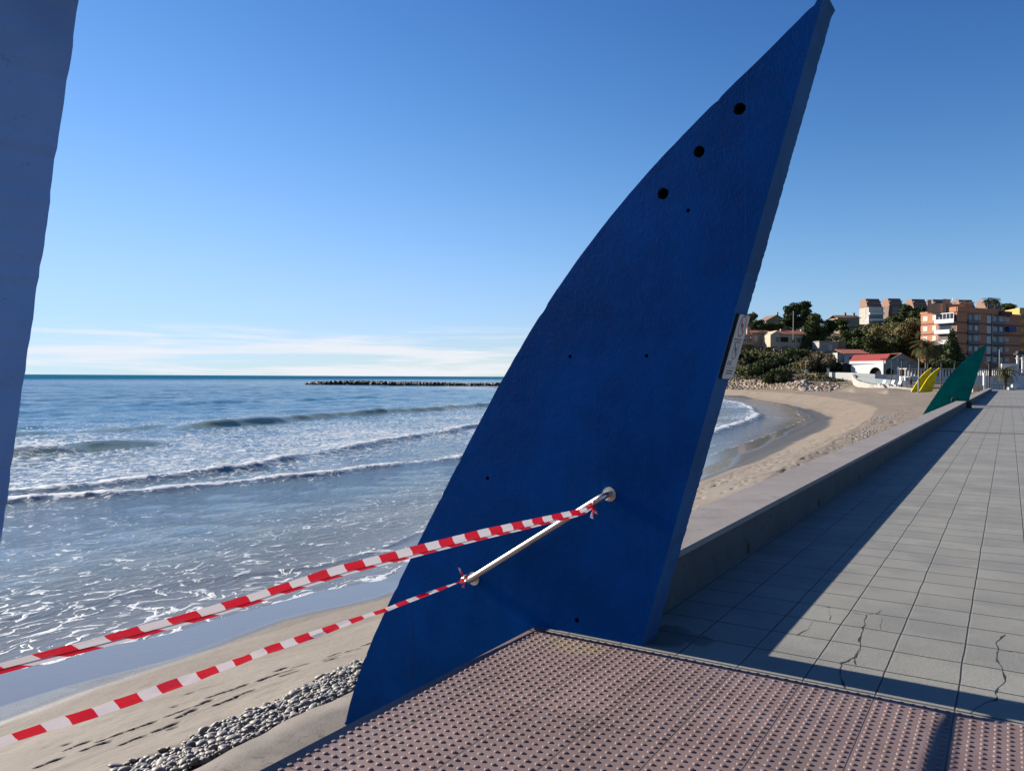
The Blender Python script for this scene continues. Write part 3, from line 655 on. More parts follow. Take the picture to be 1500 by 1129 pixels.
# sign on the inland edge of the main sail
def sign():
    z0, z1 = 1.700, 2.085; sl = math.atan(.2775)
    zc = (z0+z1)/2; xc = SX+.2775*zc
    t = empty('notice_sign', (xc, 4.735, zc), 0, 'white notice sign with two circles fixed to the edge of the large blue sail', 'sign')
    t.rotation_euler = (0, sl, 0)        # local z runs up the leaning edge, local x points inland
    hh = (z1-z0)/2/math.cos(sl); w = .215
    MB().box(-.005, .020, 0, w, -hh, hh).build('backing_box', M_black, t)
    pts = []
    r = .018
    for cy, cz, a0 in ((w-r, hh-r, 0), (r, hh-r, 90), (r, -hh+r, 180), (w-r, -hh+r, 270)):
        for k in range(5): a = R(a0+k*22.5); pts.append((cy+r*math.cos(a)*.97, cz+r*math.sin(a)*.97))
    def plate(name, poly, x0, x1, mat):
        mb = MB(); n = len(poly); vs = [(x0, y, z) for y, z in poly]+[(x1, y, z) for y, z in poly]
        mb.add(vs, [tuple(range(n)), tuple(range(2*n-1, n-1, -1))]+[(i, n+i, n+(i+1) % n, (i+1) % n) for i in range(n)]); return mb.build(name, mat, t)
    face = simple('sign_white', (.66, .66, .66), .4, .03, 8, 0); red = simple('sign_red', (.42, .03, .05), .5, .05, 8, 0); ink = simple('sign_ink', (.03, .03, .035), .5, .05, 8, 0)
    plate('sign_face', pts, .0205, .024, face)
    def ringp(cz, r0, r1, mat):
        mb = MB(); seg = 32; cy = w/2
        vs = [(.0247, cy+rr*math.cos(2*PI*k/seg), cz+rr*math.sin(2*PI*k/seg)) for rr in (r0, r1) for k in range(seg)]
        mb.add(vs, [(k, (k+1) % seg, seg+(k+1) % seg, seg+k) for k in range(seg)])
        mb.add([(.0249, cy-r1*.64, cz+r1*.76), (.0249, cy-r1*.76, cz+r1*.64), (.0249, cy+r1*.64, cz-r1*.76), (.0249, cy+r1*.76, cz-r1*.64)], [(0, 1, 2, 3)])
        mb.build('prohibition_ring', mat, t)
    def dog(cz, s):
        P_ = [(-.9, .35), (-.55, .55), (-.45, .35), (.45, .3), (.75, .75), (.82, .7), (.6, .15), (.62, -.6), (.45, -.6), (.4, -.1), (-.3, -.1), (-.32, -.6), (-.5, -.6), (-.55, .1), (-.85, .2)]
        mb = MB(); mb.add([(.0245, w/2+a*s, cz+b*s) for a, b in P_], [tuple(range(len(P_)))]); mb.build('dog_pictogram', ink, t)
    ringp(.130, .058, .068, red); dog(.130, .042); ringp(-.018, .052, .058, ink); dog(-.018, .038)
    def lines(z, n, mat, h=.006, gap=.011, y0=.02, y1=.195):
        mb = MB()
        for k in range(n):
            y = y0
            while y < y1-.01:
                L = random.uniform(.012, .03); mb.box(.0241, .0248, y, min(y+L, y1), z-k*gap-h, z-k*gap); y += L+.005
        mb.build('text_lines', mat, t)
    lines(.052, 1, ink, .007); lines(.036, 2, red, .003, .008); lines(-.088, 3, ink, .005, .010, .02, .11); lines(-.128, 1, red, .004); lines(-.145, 2, ink, .008, .016, .04, .17)
sign()

# handrail on the face of the main sail
def handrail():
    yr = 4.70-.095
    a = atY(690, 847, yr); b = atY(876, 731, yr)
    t = empty('handrail', (a.x, yr, a.z), 0, 'short sloping stainless steel handrail on the face of the large blue sail', 'handrail')
    A = Vector((0, 0, 0)); B = b-a; d = B.normalized()
    def arc(P0, dr, n=6):       # bend from running direction into the wall (+y)
        out_ = []
        for k in range(n+1):
            th = k/n*PI/2; out_.append(P0+dr*.045*math.sin(th)+Vector((0, .045*(1-math.cos(th)), 0)))
        out_.append(out_[-1]+Vector((0, .055, 0))); return out_
    path = arc(A, -d)[::-1]+arc(B, d)
    MB().tube(path, .0205, 20).build('rail_tube', M_steel, t, True)
    for e in (path[0], path[-1]):
        c = Vector((e.x, .0935, e.z)); seg = 28
        mb = MB(); mb.xz_prism([(c.x+.047*math.cos(2*PI*k/seg), c.z+.047*math.sin(2*PI*k/seg)) for k in range(seg)], .084, .0945); mb.build('wall_flange', M_steel, t)
    return a, b
ra, rb = handrail()

# ------------------------------------------------------------------ barrier tape
def tape_mat():
    g = G('barrier_tape'); uv = g.n('ShaderNodeUVMap').outputs[0]; sp = g.n('ShaderNodeSeparateXYZ'); g.l(uv, sp.inputs[0])
    u = g.math('SUBTRACT', sp.outputs[0], g.math('MULTIPLY', sp.outputs[1], .040))
    m = g.math('MODULO', g.math('ADD', u, 100), .205); f = g.math('LESS_THAN', m, .108)
    c = g.mix(f, (.80, .74, .76), (.72, .012, .035))
    wr = g.bump(g.noise(10, 4, .6, vec=None, stretch=(1, .5, 2)), .35, .02)
    g.done(c, .32, wr, spec=.5)
    tr = g.n('ShaderNodeBsdfTranslucent'); g.l(c, tr.inputs[0]); ms = g.n('ShaderNodeMixShader', i_0=.16)
    g.l(g.b.outputs[0], ms.inputs[1]); g.l(tr.outputs[0], ms.inputs[2]); g.l(ms.outputs[0], g.t.nodes['Material Output'].inputs[0]); return g.m
M_tape = tape_mat()
def ribbon_mesh(strips):
    """strips: list of (list of (p, q)) edge pairs, uv offset"""
    V = []; Fq = []; UV = []
    for st_ in strips:
        pairs, off = st_[:2]; v0, v1 = st_[2] if len(st_) > 2 else (0, 1)
        b = len(V); L = 0; us = []
        for i, (p, q) in enumerate(pairs):
            if i: L += ((p+q)/2-(pairs[i-1][0]+pairs[i-1][1])/2).length
            us.append(L+off); V += [tuple(p), tuple(q)]
        for i in range(len(pairs)-1):
            Fq.append((b+2*i, b+2*i+1, b+2*i+3, b+2*i+2)); UV += [(us[i], v0), (us[i], v1), (us[i+1], v1), (us[i+1], v0)]
    me = bpy.data.meshes.new('ribbon'); me.from_pydata(V, [], Fq); me.update()
    ul = me.uv_layers.new(name='UVMap'); ul.data.foreach_set('uv', np.array(UV).ravel())
    for p in me.polygons: p.use_smooth = True
    return me
def tape(key, label, widths, angs, fold, off, crease=.004):
    """key: 3-D points along the tape; widths/angles interpolated along it"""
    K = [Vector(k) for k in key]; n = 90; pts = []
    d = [0]
    for a, b in zip(K[:-1], K[1:]): d.append(d[-1]+(b-a).length)
    S = np.linspace(0, d[-1], n); P_ = np.stack([np.interp(S, d, [k[i] for k in K]) for i in range(3)], -1)
    for _ in range(6): P_[1:-1] = (P_[:-2]+P_[1:-1]*2+P_[2:])/4
    W = np.interp(S, np.array(widths)[:, 0]*d[-1], np.array(widths)[:, 1]); A = np.interp(S, np.array(angs)[:, 0]*d[-1], np.array(angs)[:, 1])
    m1 = []; m1b = []; m2 = []
    for i in range(n):
        p = Vector(P_[i]); t = Vector(P_[min(i+1, n-1)]-P_[max(i-1, 0)]).normalized()
        side = Vector((1, 0, 0)); side = (side-t*side.dot(t)).normalized(); upv = t.cross(side)
        if upv.z < 0: upv = -upv
        a = R(A[i]+2.5*math.sin(i*.55)); v = upv*math.cos(a)+side*math.sin(a)
        nn = t.cross(v).normalized(); cr = crease*(math.sin(i*.42)*.6+math.sin(i*.97+1.3)*.4+math.sin(i*2.1)*.2)
        mid = p+nn*cr+v*W[i]*.12*math.sin(i*.31); m1.append((p-v*W[i]/2-nn*cr*.5, mid)); m1b.append((mid, p+v*W[i]/2-nn*cr*.5))
        if fold:
            lo = p-v*W[i]/2; a2 = R(A[i]+28); v2 = upv*math.cos(a2)-side*math.sin(a2)*.2
            fwv = Vector((.004, 0, 0)); m2.append((lo-upv*fold*.8+fwv, lo+upv*.003+fwv))
    strips = [(m1, off, (0, .5)), (m1b, off, (.5, 1))]
    if fold: strips.append((m2, off+.07))
    o = link('barrier_tape', ribbon_mesh(strips), M_tape); return tag(o, label, 'barrier tape', 'red and white barrier tapes')
def knot(parent, c, tails, r=.025):
    mb = []
    rr = random.Random(3)
    loops = []
    for j in range(3):
        pr = []; ax = rr.uniform(-.5, .5)
        for k in range(15):
            a = k/14*2*PI; ce = Vector((math.sin(a)*r*(.55+.1*j)*.6+ax*.02, math.cos(a)*r*(1.0), math.sin(a)*r*1.05))
            q = Vector((.012, rr.uniform(-.004, .004), .006)); pr.append((c+ce-q, c+ce+q))
        loops.append((pr, j*.06))
    for (dx, dy, dz, w) in tails:
        pr = []
        for k in range(8):
            t_ = k/7; ce = c+Vector((dx*t_+math.sin(t_*5)*.006, dy*t_-.01, dz*t_)); q = Vector((w*(.3+.7*t_), 0, w*.35*math.sin(t_*4))); pr.append((ce-q, ce+q))
        loops.append((pr, .1))
    o = link('knot', ribbon_mesh(loops), M_tape, parent); return o
up_key = [tuple(atY(870, 737, 4.60)), (-2.222, 4.45, .874), (-2.255, 3.9, .885), (-2.28, 3.33, .9), (-2.31, 2.4, .911), (-2.29, 1.73, .902), (-2.30, 1.37, .905), (-2.31, 1.09, .91), (-2.31, .90, .912)]
lo_key = [(-3.255, 4.60, .262), (-3.27, 3.75, .252), (-3.29, 2.9, .257), (-3.29, 2.12, .258), (-3.32, 1.57, .268), (-3.33, .9, .275)]
t1 = tape(up_key, 'upper red and white striped tape tied near the top end of the steel handrail', [(0, .020), (.08, .036), (.3, .046), (.7, .044), (1, .038)], [(0, 10), (.4, 10), (.75, 30), (1, 45)], .013, .03)
t2 = tape(lo_key, 'lower red and white striped tape tied at the bottom end of the steel handrail', [(0, .016), (.1, .022), (.25, .034), (.5, .050), (1, .062)], [(0, 50), (.12, -25), (.25, 30), (.38, -12), (.5, 25), (.65, 5), (.8, 28), (1, 15)], 0, .06, .009)
kp = atY(868, 738, 4.60)
knot(t1, Vector((kp.x, 4.60, kp.z)), [(.02, -.03, -.085, .012), (.05, -.02, -.055, .010)])
knot(t2, Vector((-3.268, 4.612, .262)), [(-.015, -.02, .085, .012), (.02, -.02, -.05, .012)], .028)
# the near sail carries the same handrail, to which both tapes run
hr = empty('handrail', (-3.33, .765+.14, .275), 0, 'handrail of the near blue sail, outside the left edge of the photo', 'handrail')
MB().tube([(-.05, 0, 0), (1.02, 0, .637)], .0205, 16).build('rail_tube', M_steel, hr, True)
for (x, z) in ((-.03, .01), (1.0, .625)): MB().tube([(x, 0, z), (x, -.145, z)], .0205, 12).build('rail_end', M_steel, hr, True)

# ------------------------------------------------------------------ pebbles
def blob(seg=6, rings=4):
    vs = [(0, 0, 1)]; 
    for i in range(1, rings):
        ph = PI*i/rings
        vs += [(math.sin(ph)*math.cos(2*PI*k/seg), math.sin(ph)*math.sin(2*PI*k/seg), math.cos(ph)) for k in range(seg)]
    vs.append((0, 0, -1)); fs = []
    for k in range(seg): fs.append((0, 1+k, 1+(k+1) % seg))
    for i in range(rings-2):
        for k in range(seg):
            a = 1+i*seg+k; b = 1+i*seg+(k+1) % seg; fs += [(a, a+seg, b+seg), (a, b+seg, b)]
    n = len(vs)-1
    for k in range(seg): fs.append((n, n-seg+(k+1) % seg, n-seg+k))
    return np.array(vs), np.array(fs)
def scatter_blobs(P0, S, seed, seg=8, rings=5, flat=(.45, .7), tilt=.35):
    B, Fb = blob(seg, rings); rg = np.random.default_rng(seed); n = len(P0); V = np.zeros((n, len(B), 3))
    sc = np.stack([S*rg.uniform(.85, 1.25, n), S*rg.uniform(.6, .9, n), S*rg.uniform(flat[0], flat[1], n)], -1)
    V = B[None]*sc[:, None]*(1+rg.normal(0, .05, (n, len(B), 1)))
    a = rg.uniform(0, 2*PI, n); tl = rg.normal(0, tilt, n)
    ct, st = np.cos(tl)[:, None], np.sin(tl)[:, None]; x, z = V[..., 0]*ct-V[..., 2]*st, V[..., 0]*st+V[..., 2]*ct
    ca, sa = np.cos(a)[:, None], np.sin(a)[:, None]; X = x*ca-V[..., 1]*sa; Y = x*sa+V[..., 1]*ca
    V = np.stack([X, Y, z], -1)+P0[:, None]
    return V.reshape(-1, 3), (Fb[None]+(np.arange(n)*len(B))[:, None, None]).reshape(-1, 3)
def pebble_mat(name, cols):
    g = G(name); r = g.n('ShaderNodeNewGeometry').outputs['Random Per Island']; cr = g.n('ShaderNodeValToRGB'); g.l(r, cr.inputs[0])
    e = cr.color_ramp.elements; e[0].color = cols[0]+(1,); e[1].color = cols[-1]+(1,)
    for i, c in enumerate(cols[1:-1]): q = e.new((i+1)/(len(cols)-1)); q.color = c+(1,)
    c = g.mix(g.math('MULTIPLY', g.rng(g.noise(30, 4, .7), .4, .7), .25), cr.outputs[0], (.12, .11, .10))
    return g.done(c, .6, g.bump(g.noise(40, 3), .2, .004))
M_peb = pebble_mat('pebble', [(.13, .135, .14), (.33, .30, .25), (.17, .165, .165), (.38, .345, .29), (.27, .20, .15), (.29, .27, .24), (.10, .115, .14), (.42, .37, .30), (.22, .17, .13)])
ys = []; 
rg = np.random.default_rng(3)
Yp = rg.uniform(1.5, 14, 17000); w = np.interp(Yp, [1.5, 4.2, 5, 6.3, 8, 14], [.50, .54, .74, .80, .7, .8]); Up = rg.beta(1.15, 1.45, len(Yp)); Xp = -5.03-Up*(w+fbm(Yp/.5, Yp*0, 3, 71)*.5)
keep = (Up < .80) | (rg.random(len(Yp)) < .25); Xp, Yp, Up = Xp[keep], Yp[keep], Up[keep]
Sp = rg.gamma(4, .0052, len(Xp)); Sp = np.clip(Sp, .009, .055)
gz = terrainZ(Xp, Yp)
layer = rg.random(len(Xp))*(1-Up)
Zp = np.maximum(gz, -1.47)*0+gz+Sp*.25+layer*np.interp(Up, [0, .5, 1], [.05, .03, .0])
V, Fq = scatter_blobs(np.stack([Xp, Yp, Zp], -1), Sp, 4, 8, 5, (.28, .55), .30)
# a few patches of pebbles farther along
X2 = []; 
for (px, py, n, sx_, sy_) in ((1300, 614, 130, .4, 4.5), (1272, 636, 45, .3, 2), (1258, 645, 45, .25, 1.5)):
    c = atz(px, py, -1.35); X2.append(np.stack([rg.normal(c.x, sx_, n), rg.normal(c.y, sy_, n)], -1))
X2 = np.concatenate(X2); X2 = X2[(X2[:, 0] < -3.2)]
V2, F2 = scatter_blobs(np.stack([X2[:, 0], X2[:, 1], terrainZ(X2[:, 0], X2[:, 1])+.01], -1), rg.uniform(.02, .065, len(X2)), 6, 6, 4)
me = np_mesh('pebbles', V, Fq, True); tag(link('pebbles', me, M_peb), 'grey and tan pebbles heaped on the sand beside the concrete footing', 'pebbles', kind='stuff')
M_peb2 = pebble_mat('pale_pebble', [(.40, .38, .35), (.55, .52, .48), (.30, .29, .28), (.6, .57, .52)])
me = np_mesh('pebbles', V2, F2, True); tag(link('pebbles', me, M_peb2), 'scattered pale stones on the sand below the parapet', 'pebbles', kind='stuff')

# ------------------------------------------------------------------ rocks
def rock_mesh(seed, sub=2):
    bm = bmesh.new(); bmesh.ops.create_icosphere(bm, subdivisions=sub, radius=1); r_ = random.Random(seed)
    pl = [(Vector((r_.gauss(0, 1), r_.gauss(0, 1), r_.gauss(0, 1))).normalized(), r_.uniform(.62, .95)) for _ in range(9)]
    for v in bm.verts:
        for n, d in pl:
            k = v.co.dot(n)
            if k > d: v.co -= n*(k-d)
        v.co *= 1+r_.uniform(-.03, .03)
    me = bpy.data.meshes.new('rock'); bm.to_mesh(me); bm.free(); return me
M_rocks = [simple('boulder_tan', (.44, .34, .24), .85, .25, 1.2, .5, 6, 0, .1), simple('boulder_grey', (.33, .30, .29), .85, .25, 1.2, .5, 6, 0, .1), simple('boulder_rust', (.40, .25, .17), .85, .25, 1.2, .5, 6, 0, .1), simple('boulder_pale', (.52, .44, .34), .85, .2, 1.2, .5, 6, 0, .1)]
rms = []
for i in range(8):
    m = rock_mesh(i+20); m.materials.append(M_rocks[i % 4]); rms.append(m)
r_ = random.Random(9); cnt = 0
for k in range(170):
    f = r_.random()**.9; x = r_.uniform(1166+8*(1-f), 1244+8*f-(8*(1-f) if r_.random() < .5 else 0))
    py = 576.5-f*15.5+r_.uniform(-1, 1); D = 170+f*14+r_.uniform(-1, 1); wpx = r_.uniform(4.2, 10.2)
    p = atD(x, py, D); s_ = wpx/F*D*.56
    o = bpy.data.objects.new('boulder', rms[r_.randrange(8)]); col.objects.link(o)
    o.location = (p.x, p.y, p.z); o.scale = (s_*r_.uniform(.85, 1.2), s_*r_.uniform(.8, 1.1), s_*r_.uniform(.65, 1.0)); o.rotation_euler = (r_.uniform(-.7, .7), r_.uniform(-.7, .7), r_.uniform(0, 6))
    tag(o, 'tan and grey boulder in the sloping rock bank behind the beach', 'boulder', 'boulders of the rock bank')
# rocky bank left of it (one rough face of bedrock and rubble)
def bedrock():
    P0 = []; S = []
    for i in range(1100):
        px = random.uniform(1052, 1170); f = random.random(); D0 = np.interp(px, [1050, 1120, 1180], [203, 192, 176]); D = D0+f*20
        py = np.interp(px, [1050, 1180], [578, 575.5])-f*np.interp(px, [1050, 1110, 1180], [19, 17, 12]); p = atD(px, py, D); P0.append((p.x, p.y, max(p.z-.3, tz(p.x, p.y)-.2))); S.append(random.uniform(.2, .75)*(1.0 if f > .1 else .7))
    V, Fq = scatter_blobs(np.array(P0), np.array(S), 8, 7, 5, (.4, .8), .4)
    V += np.random.default_rng(1).normal(0, .07, V.shape)
    me = np_mesh('rubble', V, Fq); tag(link('rocky_shore', me, pebble_mat('rubble', [(.24, .16, .10), (.44, .33, .19), (.16, .11, .08), (.33, .23, .15), (.50, .40, .26)])), 'broken tan rocks and rubble along the foot of the scrub slope', 'rocks', kind='stuff')
bedrock()
# reef / breakwater out at sea
def reef():
    P0 = []; S = []
    top = [(446, 561), (460, 558.5), (490, 557.5), (520, 556.6), (560, 558.2), (590, 559), (620, 559.2), (650, 559.8), (680, 560.8), (705, 560.6), (735, 559.5), (800, 559.5)]
    rr = random.Random(4); D = 395
    for i in range(4200):
        px = rr.uniform(447, 800); f = rr.random(); dd = D-(px-447)*.10+rr.uniform(-4, 6)
        ty = np.interp(px, [a for a, b in top], [b for a, b in top]); by = 565+(px-447)*.004
        py = by+(ty-by)*f+.8; thin = (1 if px < 655 else (.8 if px < 690 else .8))
        if rr.random() > thin: continue
        p = atD(px, py, dd); s_ = rr.uniform(.45, 1.15)*(1 if px < 650 else .8); P0.append((p.x, p.y, max(p.z, SEA-.4)-.35*s_)); S.append(s_)
    V, Fq = scatter_blobs(np.array(P0), np.array(S), 12, 7, 5, (.45, .75), .3); V += np.random.default_rng(2).normal(0, .10, V.shape)
    me = np_mesh('reef', V, Fq); o = link('rock_reef', me, pebble_mat('reef_rock', [(.03, .027, .026), (.045, .04, .037), (.02, .019, .019), (.06, .052, .046), (.03, .028, .028)]))
    tag(o, 'long low dark rock reef lying in the sea under the horizon', 'reef')
    # broken water along its foot
reef()

# ------------------------------------------------------------------ vegetation
def leaves(lobes, n, size, seed, core=.72, flatten=1.0):
    """many small leaf faces spread over a set of lobes (x,y,z,rx,ry,rz)"""
    rg = np.random.default_rng(seed); Lb = np.array(lobes, float); wgt = (Lb[:, 3]*Lb[:, 5]); wgt /= wgt.sum()
    ix = rg.choice(len(Lb), n, p=wgt); d = rg.normal(0, 1, (n, 3)); d /= np.linalg.norm(d, axis=1)[:, None]
    rad = 1-np.abs(rg.normal(0, .16, n)); rad += np.where(rg.random(n) < .12, rg.uniform(0, .18, n), 0)
    c = Lb[ix, :3]+d*Lb[ix, 3:6]*rad[:, None]
    a = rg.normal(0, 1, (n, 3)); a /= np.linalg.norm(a, axis=1)[:, None]; b = np.cross(a, rg.normal(0, 1, (n, 3))); b /= np.linalg.norm(b, axis=1)[:, None]
    s = size*rg.uniform(.5, 1.4, n)[:, None]
    V = np.stack([c-a*s*.5, c+b*s*.38, c+a*s*.5, c-b*s*.38], 1).reshape(-1, 3); Fq = np.arange(4*n).reshape(n, 4)
    B, Fb = blob(8, 6); VV = [V]; FF = [Fq]
    off = len(V); tris = []
    for L in Lb:
        v = B*(L[3:6]*core)*(1+rg.normal(0, .08, (len(B), 1)))+L[:3]; VV.append(v)
        tris.append(np.concatenate([Fb, Fb[:, 2:3]], 1)[:, :3]+off); off += len(B)
    V = np.concatenate(VV); T = np.concatenate(tris); Q = np.concatenate([Fq[:, [0, 1, 2]], Fq[:, [0, 2, 3]], T])
    return np_mesh('leaves', V, Q)
def tree(px, pyb, D, w, h, mat, name, label, kind='round', group=None, seed=0, trunk=.35):
    """px, pyb = foot in the picture, D = distance, w/h = crown width and total height in metres"""
    p = atD(px, pyb, D); r_ = random.Random(seed*31+int(px)); t = empty(name, (p.x, p.y, p.z), r_.uniform(0, 6), label, 'shrub' if 'bush' in name or 'shrub' in name else 'tree', group)
    lobes = []; z0 = h*trunk
    if kind == 'round':
        for k in range(13): a = r_.uniform(0, 2*PI); q = r_.random()**.5*w*.33; z = z0+(h-z0)*r_.uniform(.22, .82); s_ = w*r_.uniform(.15, .25)*(1.15-.5*(z-z0)/(h-z0)); lobes.append((q*math.cos(a), q*math.sin(a), z, s_, s_, s_*.78))
    elif kind == 'pine':
        for k in range(34): f = r_.random(); a = r_.uniform(0, 2*PI); q = w*.36*(1-f*.6)*r_.uniform(.1, 1); s_ = w*r_.uniform(.12, .21); lobes.append((q*math.cos(a), q*math.sin(a), z0+(h-z0)*(.12+.78*f), s_, s_, s_*.6))
    elif kind == 'cone':
        for k in range(26): f = k/25; a = r_.uniform(0, 2*PI); q = w*.30*(1-f)**.8; s_ = w*(.24*(1-f)+.07); lobes.append((q*math.cos(a)*r_.uniform(.3, 1), q*math.sin(a)*r_.uniform(.3, 1), z0+(h-z0)*(.06+.9*f), s_, s_, s_*1.2))
    elif kind == 'bush':
        for k in range(14): a = r_.uniform(0, 2*PI); q = r_.random()**.5*w*.38; z = h*r_.uniform(.25, .75); s_ = min(w*.2, h*.42)*r_.uniform(.7, 1.1); lobes.append((q*math.cos(a), q*math.sin(a), z*(1-.35*q/(w*.4)), s_, s_, s_*.8))
    lsz = max(.34, D*.0021)
    n = int(min(5200, 7.5*sum(l[3]*l[5] for l in lobes)*4/(lsz*lsz)))
    link('crown', leaves(lobes, n, lsz, seed+int(px), .62), mat, t)
    mb = MB(); tr = max(.12, w*.035); top = Vector((r_.uniform(-.3, .3), r_.uniform(-.3, .3), z0+(h-z0)*.55)); mb.tube([(0, 0, -1.2), (0, 0, z0*.5), tuple(top)], [tr*1.3, tr, tr*.45], 7)
    for l in lobes[:6]: mb.tube([(0, 0, z0*.9+.1), (l[0]*.5, l[1]*.5, (z0+l[2])*.5), l[:3]], [tr*.5, tr*.35, tr*.15], 5)
    mb.build('trunk', M_bark, t); return t
def palm(px, pyb, D, htrunk, rad, n, label, name='palm_tree', seed=0, mat=None, group=None):
    p = atD(px, pyb, D); t = empty(name, (p.x, p.y, p.z), 0, label, 'palm', group); r_ = random.Random(seed)
    MB().tube([(0, 0, -1), (0.05, 0, htrunk*.5), (0, 0, htrunk)], [rad*.10, rad*.085, rad*.11], 9).build('trunk', M_bark, t)
    V = []; T = []
    for k in range(n):
        az_ = k*2.399+r_.uniform(-.2, .2); el = r_.uniform(-.35, 1.35) if k > 4 else 1.2; L = rad*r_.uniform(.85, 1.12); dirh = Vector((math.cos(az_), math.sin(az_), 0))
        pts = []; pos = Vector((0, 0, htrunk)); e = el; st = 12
        for i in range(st+1):
            pts.append(pos.copy()); pos = pos+(dirh*math.cos(e)+Vector((0, 0, math.sin(e))))*L/st; e -= (.13+.05*i/st)*1.05
        sd_ = Vector((-math.sin(az_), math.cos(az_), 0))
        for i in range(st):
            a, b = pts[i], pts[i+1]; f = i/st; wl = rad*.20*math.sin(PI*(.12+.85*f))**.7
            bi = len(V); V += [a-Vector((0, 0, .02*rad)), a+Vector((0, 0, .02*rad)), b]; T.append((bi, bi+1, bi+2))
            for q in range(2):
                c0 = a.lerp(b, q*.5); c1 = a.lerp(b, q*.5+.28); dr = (b-a).normalized()
                for sgn in (-1, 1):
                    tip = c0+sd_*sgn*wl+dr*wl*.55-Vector((0, 0, wl*r_.uniform(.15, .6))); bi = len(V); V += [c0, c1, tip]; T.append((bi, bi+1, bi+2))
    link('fronds', np_mesh('fronds', np.array([tuple(v) for v in V]), np.array(T)), mat or M_palm, t); return t

G1 = 'dark trees on the headland hill'
tree(1162, 490, 300, 11.5, 12.3, M_pine2, 'pine_tree', 'tall dark pine behind the cream house, its top the highest of the left hill', 'pine', G1, 1, .15)
tree(1178, 488, 305, 8.5, 12.6, M_pine2, 'pine_tree', 'tall dark pine just right of the highest pine', 'pine', G1, 2, .15)
tree(1192, 507, 285, 10.5, 12.0, M_pine, 'pine_tree', 'broad green pine with a pointed top right of the two dark pines', 'pine', G1, 3, .1)
tree(1181, 520, 262, 5.5, 9.5, M_pine2, 'evergreen_tree', 'narrow dark evergreen at the right end of the cream house', 'cone', G1, 4, .05)
tree(1215, 495, 300, 8, 7.5, M_pine2, 'evergreen_tree', 'low dark evergreen left of the tan hillside house', 'round', G1, 5, .1)
tree(1232, 492, 305, 7, 7.5, M_pine, 'evergreen_tree', 'rounded evergreen in front of the tan hillside house', 'round', G1, 6, .1)
tree(1112, 484, 290, 8, 4.6, M_pine2, 'evergreen_tree', 'dark tree crown in front of the olive gabled house', 'bush', G1, 7, .1)
tree(1131, 485, 290, 7, 3.8, M_pine2, 'evergreen_tree', 'low dark tree between the pink house and the olive gabled house', 'bush', G1, 8, .1)
tree(1100, 480, 300, 5, 6.2, M_brownb, 'bare_tree', 'thin brownish tree beside the olive gabled house', 'round', G1, 9, .3)
hill = [(1255, 520, 262, 13, 8.5, M_pine2, 'dark rounded tree above the red roofed cottage'), (1275, 512, 270, 14, 8.5, M_scrub, 'broad green tree on the slope below the white balconied house'),
 (1293, 496, 290, 13, 6, M_pine2, 'dark tree on the slope between the two leftmost terrace houses'), (1318, 490, 285, 13, 7.8, M_pine2, 'dark tree below the second terrace house'), (1337, 480, 280, 10, 8.5, M_pine2, 'tall dark tree left of the orange apartment block'),
 (1300, 520, 250, 15, 11.5, M_olivel, 'wide olive green tree behind the white restaurant'), (1328, 528, 245, 16, 14.5, M_olivel, 'large brownish green tree left of the big palm'), (1316, 530, 240, 12, 8, M_pine2, 'dark undergrowth tree right behind the restaurant roof'),
 (1277, 528, 240, 10, 7.5, M_pine2, 'low dark tree behind the red roofed cottage'), (1350, 532, 235, 11, 10, M_pine2, 'dark tree behind the big palm'), (1373, 535, 205, 8, 6.5, M_pine2, 'dark bushy tree right of the big palm'), (1343, 500, 262, 8, 11.5, M_pine2, 'dark tree touching the left corner of the orange block')]
for i, (x, y, D, w, h, m, l) in enumerate(hill): tree(x, y, D, w, h, m, 'hillside_tree', l, 'round', 'trees on the slope left of the apartment block', 20+i, .08)
tree(1394, 538, 196, 6.2, 9.4, M_pine2, 'cypress_tree', 'dark pointed cypress in front of the orange apartment block', 'cone', None, 40, .02)
tree(1203, 549, 206, 10.5, 6.8, M_brownb, 'bush', 'large brownish green rounded bush beside the white garden wall', 'bush', None, 41, .1)
tree(1181, 545, 210, 6, 5.2, M_olivel, 'bush', 'olive green bush left of the large brownish bush', 'bush', 'bushes on the headland slope', 42, .1)
tree(1232, 546, 204, 5, 3.8, M_pine2, 'bush', 'dark bush behind the left end of the white garden wall', 'bush', 'bushes on the headland slope', 43, .1)
for i, (x, y, D, w, h, l) in enumerate([(1138, 563, 196, 7, 4.4, 'dark bush at the head of the rocks below the scrub slope'), (1153, 556, 200, 6, 3.4, 'dark bush right of the foremost bush'), (1090, 529, 240, 9, 3.4, 'low dark bush below the pink house'), (1120, 528, 240, 9, 3.0, 'low bush below the gap between the two front houses'), (1150, 535, 230, 9, 3.8, 'green bush in the middle of the scrub slope'), (1098, 549, 220, 8, 3.0, 'dark bush low on the left of the scrub slope'), (1124, 545, 222, 9, 3.6, 'rounded bush low on the scrub slope behind the sign'), (1165, 525, 240, 8, 3.6, 'dark bush below the cream house')]):
    tree(x, y, D, w, h, M_scrub if i % 2 else M_pine2, 'bush', l, 'bush', 'bushes on the headland slope', 50+i, .05)
palm(1357, 541, 186, 5.0, 4.3, 74, 'big palm with drooping fronds left of the cypress', seed=3)
palm(1472, 569, 134, 2.6, 2.5, 46, 'small palm beyond the end of the promenade', seed=4, mat=M_palm)
palm(1096, 476, 300, 3.0, 2.6, 40, 'small palm standing right beside the notice sign above the pink house', seed=5, mat=M_pine2)
palm(1447, 449, 275, 2.0, 2.4, 36, 'roof garden palm on the orange apartment block, the left one', seed=6, mat=M_pine2, group='roof garden palms'); palm(1457, 449, 276, 2.0, 2.4, 36, 'roof garden palm on the orange apartment block, the middle one', seed=7, mat=M_pine2, group='roof garden palms')
